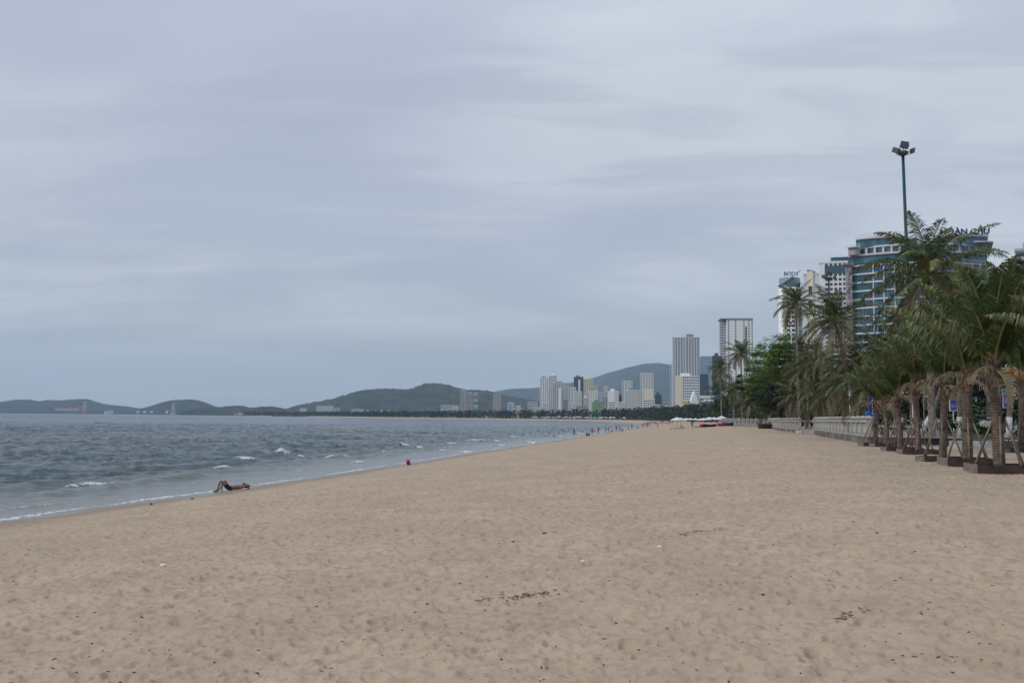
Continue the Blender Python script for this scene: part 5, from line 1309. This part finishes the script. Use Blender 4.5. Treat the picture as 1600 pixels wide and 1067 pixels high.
def boat(lab, px, py, length, m_, hgt=.8, wid=1.5, rz=0, name='wooden_boat', clutter=None, cat='boat'):
    e = empty(name, bp(px, py), lab, cat, None, rz); mb = MB(); n = 14; ring_o = []; 
    for i in range(n+1):
        t = i/n*2-1; w_ = wid/2*(1-abs(t)**2.6)**.6+.02; z1 = hgt*(1+.35*abs(t)**2); ring_o.append([(t*length/2, -w_, z1), (t*length/2*.93, -w_*.6, 0.02), (t*length/2*.93, w_*.6, 0.02), (t*length/2, w_, z1), (t*length/2*.97, w_*.86, z1), (t*length/2*.9, w_*.5, .18), (t*length/2*.9, -w_*.5, .18), (t*length/2*.97, -w_*.86, z1)])
    vs = [q for r_ in ring_o for q in r_]; fs = []
    for i in range(n):
        for k in range(8): a = i*8+k; b_ = i*8+(k+1) % 8; fs.append((a, b_, b_+8, a+8))
    fs += [tuple(range(8))[::-1], tuple(range(n*8, n*8+8))]
    mb.add(vs, fs); mb.build('hull', m_, e)
    for t in (-.45, 0, .4): mb = MB(); mb.box(t*length/2-.12, t*length/2+.12, -wid*.4, wid*.4, hgt*.75, hgt*.81); mb.build('bench', LW, e)
    if clutter:
        for k, (x, z, r_) in enumerate(((-.8, .9, .28), (-.2, .98, .34), (.4, .92, .25), (.9, 1.1, .3))):
            mb = MB(); mb.blob((x, 0, z*hgt/.8), (r_*1.3, .35, r_), 10, 6, .15); mb.build('net_bundle', CL['grey'], e)
    return e
boat('dark brown wooden boat loaded with bundles below the farthest balustrade', 1202, 670, 3.9, mat('boat_brown', (.065, .032, .022), .8, var=.3, scale=3), .72, 1.5, .1, clutter=True)
boat('bright red kayak lying on the sand beneath the umbrella cluster', 1099.5, 667.5, 2.2, RED, .5, .8, .6, 'kayak')
boat('white flat boat with a red end pulled up by the umbrella cluster', 1091.5, 668, 3.2, CAN, .35, .9, .2, 'small_boat')
boat('dark low boat under the right half of the umbrella cluster', 1109, 667, 3.0, CL['black'], .45, 1.2, .3, 'small_boat')
boat('blue covered boat before the left end of the farthest balustrade', 1137.5, 665.5, 2.4, BLUT, .6, 1.1, .2, 'small_boat')
boat('small red and orange boat beside the blue covered one', 1126.5, 666, 1.8, CL['red'], .45, .8, .4, 'small_boat')

# ------------------------------------------------------------------ floodlight masts, lamp posts, poles
MT = mat('mast_teal', (.012, .060, .065), .5); LH = mat('lamp_housing', (.11, .12, .11), .55, var=.2, scale=3); LGL = mat('lamp_glass', (.16, .18, .19), .25)
def mast(lab, pxt, pyt, D, pxb, r, hs=1.0, nl=4):
    top = at(pxt, pyt, D); bx = at(pxb, 655, D).x; e = empty('floodlight_mast', (bx, D, PZ), lab, 'light mast', 'floodlight masts'); tl = top-Vector((bx, D, PZ))
    mb = MB(); mb.tube([(0, 0, 0), tl*.5, tl], [r*1.25, r, r*.8], 12); mb.build('pole', MT, e, True)
    mb = MB(); mb.tube([tl+Vector((0, 0, -.05)), tl+Vector((0, 0, .12)), tl+Vector((0, 0, .28)), tl+Vector((0, 0, .38))], [.25*hs, .55*hs, .62*hs, .4*hs], 14); mb.build('head_ring', LH, e)
    for k, (az_, dx, dz_, tilt) in enumerate(((200, -1.0, .25, -.5), (180, -.02, .88, -.15), (150, .9, .22, .45), (20, .5, .95, .3), (330, -.35, .45, .2))[:nl+1]):
        a = R(az_); c = tl+Vector((dx*hs, math.cos(a)*.5*hs, dz_*hs+.15)); f = Vector((math.sin(a)*.8+dx*.35, math.cos(a), -.55)).normalized(); s_ = f.cross(Vector((0, 0, 1))).normalized(); u = s_.cross(f)
        rot = Matrix.Rotation(tilt, 3, f); s_ = rot @ s_; u = rot @ u; w_ = .34*hs if k != 1 else .44*hs
        mb = MB(); mb.obox(c, s_*w_, u*w_*.85, f*.07*hs); mb.obox(c-f*.14*hs, s_*w_*.5, u*w_*.45, f*.12*hs); fl = mb.build('floodlight', LH, e)
        mb = MB(); mb.obox(c+f*.09*hs, s_*w_*.86, u*w_*.72, f*.018); mb.build('lens', LGL, fl)
        mb = MB(); mb.tube([tl+Vector((0, 0, .1)), tl+Vector((dx*hs*.7, 0, .05)), c-f*.2*hs], .035*hs, 6); mb.build('bracket', MT, fl)
    return e
mast('tall dark teal floodlight mast rising above the palms', 1411, 243, 85, 1428, .155, .78)
mast('shorter floodlight mast between the curved trunk palm and the white hotel', 1295, 437, 150, 1297.5, .15, .9)
mast('small distant lamp mast before the round tower', 1234.5, 510, 230, 1235.5, .12, .75, 3)
RW = [mat('pole_white', (.62, .62, .6), .6), mat('pole_red', (.20, .02, .025), .6)]
def striped(lab, px, yt, D, n):
    t = at(px, yt, D); b_ = at(px, 668, D).x; h = t.z-PZ; e = empty('striped_pole', (t.x, D, PZ), lab, 'pole', 'striped poles')
    for k in range(n): mb = MB(); mb.tube([(0, 0, h*k/n), (0, 0, h*(k+1)/n-.002)], .06+.0005*k, 8); mb.build('band', RW[(k+1) % 2 if n % 2 == 0 else k % 2], e)
striped('thin pole in white and dark red bands behind the nearest balustrade', 1328, 610, 88, 6)
striped('white and red pole between the two slim staked palms', 1426.5, 622, 73, 2)
# posters and banner
PB = bpy.data.materials.new('poster_print'); PB.use_nodes = True; t = PB.node_tree; b = t.nodes['Principled BSDF']; tcn = t.nodes.new('ShaderNodeTexCoord'); sp = t.nodes.new('ShaderNodeSeparateXYZ'); t.links.new(tcn.outputs['Generated'], sp.inputs[0])
rp_ = t.nodes.new('ShaderNodeValToRGB'); cr = rp_.color_ramp; cr.elements[0].color = (.20, .16, .30, 1); cr.elements[1].color = (.06, .45, .60, 1)
for pos, c_ in ((.2, (.06, .04, .25, 1)), (.45, (.12, .10, .36, 1)), (.65, (.015, .07, .30, 1)), (.82, (.02, .28, .45, 1))): el_ = cr.elements.new(pos); el_.color = c_
nn_ = tn(t, tcn.outputs['Generated'], 5, 3); t.links.new(mth(t, 'ADD', sp.outputs[2], mapr(t, nn_, .2, .8, -.12, .12)), rp_.inputs[0]); t.links.new(rp_.outputs[0], b.inputs['Base Color']); b.inputs['Roughness'].default_value = .45
PF = mat('poster_frame', (.55, .57, .58), .5)
def poster(lab, px0, px1, y0, y1, D, leg_y):
    a, c = at(px0, y0, D), at(px1, y1, D); w_ = c.x-a.x; h = a.z-c.z; z = PZ+.07
    e = empty('poster_stand', ((a.x+c.x)/2, D, z), lab, 'poster', 'posters on stands behind the palms'); zb = c.z-z
    mb = MB(); mb.box(-w_/2, w_/2, -.04, .04, zb, zb+h); mb.build('frame', PF, e)
    mb = MB(); mb.box(-w_/2+.07, w_/2-.05, -.05, -.042, zb+.06, zb+h-.05); po = mb.build('print', PB, e)
    for k, (xx, zz, ww) in enumerate(((0, .62, .30), (0, .56, .22), (0, .33, .33), (.02, .27, .25))):
        mb = MB(); 
        for j in range(5): x = -w_*ww+j*w_*ww*2/5; mb.box(x, x+w_*ww*2/6, -.054, -.0505, zb+h*zz, zb+h*(zz+.03)); 
        o = mb.build('text_line', mat('print_ink', (.02, .02, .09), .6) if k < 2 else PF, po); 
    mb = MB(); mb.tube([(0, 0, -.1), (0, 0, zb)], .045, 8); mb.build('post', PF, e)
poster('blue and violet poster on a white post between the second and third staked palms', 1483, 1496, 617.5, 642.5, 74, 660)
poster('tall blue and violet poster at the right edge behind a whitewashed palm', 1566, 1583, 608, 638, 72, 660)
poster('poster on a post partly hidden by the palm with yellow green stems', 1396, 1407, 628, 644, 79, 660)
# blue banner with seven white text blocks
a, c = at(1357.5, 617, 76), at(1367, 654, 76); w_ = c.x-a.x; h = a.z-c.z
e = empty('banner_sign', ((a.x+c.x)/2+.2, 76, PZ), 'narrow blue banner with stacked white characters behind the man in blue', 'sign'); zb = c.z-PZ
BB = mat('banner_blue', (.012, .03, .22), .6)
mb = MB(); mb.box(-w_/2-.15, w_/2+.15, -.04, .04, zb-.3, zb+h); mb.build('panel', BB, e)
mb = MB(); mb.box(-w_/2-.28, -w_/2-.16, -.05, .05, -.02, zb+h+.02); mb.build('post', mat('post_blue', (.05, .08, .30), .5), e)
glyphs = [('H', 'H'), ('NG', ''), ('N', ''), ('HN', ''), ('TRN', ''), ('NN', ''), ('TH', '')]
for k in range(7):
    z = zb+h-.16-k*.245
    mb = MB(); r2 = random.Random(k); n = r2.choice([2, 3])
    for j in range(n):
        x = -.20+j*.40/n; mb.box(x, x+.045, -.05, -.042, z-.075, z+.06); mb.box(x+.06, x+.10, -.05, -.042, z-.075, z+.06); mb.box(x+.001, x+.099, -.0495, -.0425, z-.02+.03*(j % 2), z+.015+.03*(j % 2))
    mb.build('character_row', RW[0], e)
# yellow disc sign and the white-blue ribbon above it
p = at(1453, 637, 78); e = empty('round_sign', (p.x, 78, PZ), 'round yellow sign on a thin post behind the slim staked palm', 'sign')
mb = MB(); mb.tube([(0, 0, p.z-PZ), (0, -.03, p.z-PZ+.0001)], .001, 4); mb = MB(); mb.tube([(0, 0, p.z-PZ), (0, -.05, p.z-PZ)], [.20, .20], 20); mb.build('disc', CL['yellow'], e); mb = MB(); mb.tube([(0, .03, 0), (0, .03, p.z-PZ)], .025, 6); mb.build('post', POLE, e)
p = at(1451, 618, 78); e = empty('flag', (p.x, 78, PZ), 'white and blue folded flag above the round yellow sign', 'flag')
for nm, m_, dz_ in (('white_stripe', RW[0], 0), ('blue_stripe', CL['navy'], .16)):
    mb = MB(); P_ = [(-.35+.1*k, .03*math.sin(k*1.3), (k/7)**2*.45+dz_) for k in range(8)]
    mb.add([(x, y, z+p.z-PZ) for x, y, z in P_]+[(x+.03, y, z-.15+p.z-PZ) for x, y, z in P_]+[(x, y+.02, z+p.z-PZ) for x, y, z in P_]+[(x+.03, y+.02, z-.15+p.z-PZ) for x, y, z in P_], [(k, k+1, k+9, k+8) for k in range(7)]+[(k+16, k+24, k+25, k+17) for k in range(7)]+[(k, k+16, k+17, k+1) for k in range(7)]+[(k+8, k+9, k+25, k+24) for k in range(7)]); mb.build(nm, m_, e)
mb = MB(); mb.tube([(-.38, .02, 0), (-.38, .02, p.z-PZ+.7)], .03, 6); mb.build('post', POLE, e)
# parked scooters under the palms at the right, small
SCM = mat('scooter_black', (.02, .02, .025), .4)
def scooter(lab, px, D, rz, m_):
    x = at(px, 655, D).x; e = empty('parked_scooter', (x, D, PZ+.07), lab, 'scooter', 'scooters parked behind the lawn', rz)
    for y in (-.6, .6):
        mb = MB(); n = 16; mb.tube([(-.05, y, .24), (.05, y, .24)], [.24, .24], 16); wl = mb.build('wheel', SCM, e); mb = MB(); mb.tube([(-.056, y, .24), (.056, y, .24)], [.13, .13], 12); mb.build('rim', PF, wl)
    mb = MB(); mb.tube([(0, .75, .55), (0, .4, .62), (0, .1, .42), (0, -.25, .36), (0, -.42, .6), (0, -.5, .85)], [.08, .16, .15, .12, .14, .09], 8); mb.build('body', m_, e, True)
    mb = MB(); mb.tube([(0, .65, .76), (0, .3, .78), (0, .05, .72)], [.08, .12, .07], 8); mb.build('seat', SCM, e, True)
    mb = MB(); mb.tube([(-.32, -.38, .98), (0, -.5, .93), (.32, -.38, .98)], .02, 6); mb.build('handlebar', SCM, e); mb = MB(); mb.blob((0, -.58, .84), (.09, .06, .08), 8, 6); mb.build('headlight', LGL, e)
scooter('dark scooter parked below the round yellow sign', 1447, 76, .5, SCM); scooter('scooter with pale body parked at the right edge behind the whitewashed palm', 1578, 76, 1.2, CL['white'])
# small box with a hole by the steps
p = onplane(1544, 700, 1.95); e = empty('utility_box', (p.x, p.y, 1.85), 'small white concrete block with a dark hole behind the nearest palm', 'block')
mb = MB(); mb.box(-.14, .14, -.12, .12, 0, .36); mb.build('block', RW[0], e); mb = MB(); mb.tube([(0, -.119, .22), (0, -.126, .22)], .045, 10); mb.build('hole', SCM, e)

# ------------------------------------------------------------------ debris
DB = mat('dry_weed', (.050, .034, .022), .9); DBR = mat('dry_weed_brown', (.13, .075, .04), .9)
rd = random.Random(4); mb = MB()
def chip(mb, x, y, s, mi, el=2.0):
    z = gz(x, y); a = rd.uniform(0, 6.28); u = Vector((math.cos(a), math.sin(a), rd.uniform(-.2, .3)))*s*el; v = Vector((-math.sin(a), math.cos(a), 0))*s*.6; c = Vector((x, y, z+.006))
    mb.obox(c, u, v, (0, 0, s*.35), mi)
def surf(xs, ys):
    xs = np.asarray(xs, float); ys = np.asarray(ys, float); return sand_f(xs, ys, np.hypot(xs, ys))[0]
def gz(x, y): return float(surf([x], [y])[0])
CX = []
for k in range(1900):
    py = 745+322*rd.random()**.8; px = rd.uniform(-20, 1620); p = onplane(px, py, 1.6); CX.append((p.x, p.y))
CX = np.array(CX); cn = fbm(CX[:, 0]*.35, CX[:, 1]*.35, 77, 3); cd = shore_d(CX[:, 0], CX[:, 1]); cz = surf(CX[:, 0], CX[:, 1])
for k in range(len(CX)):
    if cd[k] < 2 or (cn[k] < .47 and rd.random() < .85): continue
    x, y = CX[k]; s_ = rd.choice([.002, .0025, .003, .003, .004, .005, .009])*(.8+y/24); a = rd.uniform(0, 6.28); e1 = rd.uniform(1, 2.2)
    mb.obox((x, y, cz[k]+s_*.15), Vector((math.cos(a), math.sin(a), rd.uniform(-.2, .3)))*s_*e1, Vector((-math.sin(a), math.cos(a), 0))*s_*.6, (0, 0, s_*.3), 0 if rd.random() < .6 else 1)
tag(mb.build('beach_litter', [DB, DBR]), 'scattered dark bits of dry weed and twigs over the sand', 'litter', None, 'stuff')
def pile(lab, px, py, w_, n, m2):
    p = onplane(px, py, 1.6); mb = MB()
    for k in range(n):
        u = rd.gauss(0, .4); x = p.x+u*w_; y = p.y+rd.gauss(0, .09)+u*w_*.5+.12*math.sin(u*5)
        chip(mb, x, y, rd.uniform(.003, .008), 0, 3.5)
    tag(mb.build('seaweed_wisp', m2), lab, 'seaweed', 'wisps of dry seaweed on the sand', 'stuff')
pile('thin dark wisp of dry weed in the centre foreground', 820, 911, .55, 130, DB); pile('brown patch of dry weed right of the centre on the sand', 1085, 834, .75, 150, DBR)
pile('faint brown scrap of weed near the lower right', 1325, 972, .30, 60, DBR); pile('faint scrap of weed far out on the right sand', 1198, 717, .9, 60, DBR)
def lump(nm, lab, cat, px, py, r, m_):
    p = onplane(px, py, 1.7); z = gz(p.x, p.y)-.02; mb = MB(); mb.blob((0, 0, r*.35), (r*1.3, r*.8, r*.6), 9, 6, .2); tag(mb.build(nm, m_, None, True, (p.x, p.y, z+.02)), lab, cat, 'small scraps on the sand')
lump('coconut_husk', 'small black husk lying alone in the middle of the sand', 'husk', 851.5, 812, .045, DB); lump('pebble', 'tiny dark lump left of the lone black husk', 'pebble', 802, 822, .022, DB)
lump('stick_stub', 'dark stub at the lower left of the sand', 'stick', 183, 1022, .022, DB); lump('stick_stub', 'dark stub right of centre on the sand', 'stick', 1192, 921, .016, DB)
lump('paper_scrap', 'white paper scrap on the sand left of the water line', 'paper', 257, 822, .05, CAN); lump('paper_scrap', 'white scrap on the sand right of the centre', 'paper', 911, 857, .03, CAN)
lump('paper_scrap', 'pale scrap on the sand near the lone weed patch', 'paper', 1031, 846, .035, CAN)
for i, px in enumerate((300, 236)):
    py = 783+(300-px)*.10
    p = onplane(px, py, .15); mb = MB(); mb.blob((0, 0, .01), (.06, .04, .03), 8, 5, .2); tag(mb.build('shell_lump', DB, None, True, (p.x, p.y, gz(p.x, p.y)+.01)), 'dark lump at the swash line, %s' % ['nearest the lying man', 'second from the lying man', 'midway between the lying man and the frame edge', 'just left of the midway one', 'farthest left of the row'][i], 'debris', 'dark lumps along the swash line')
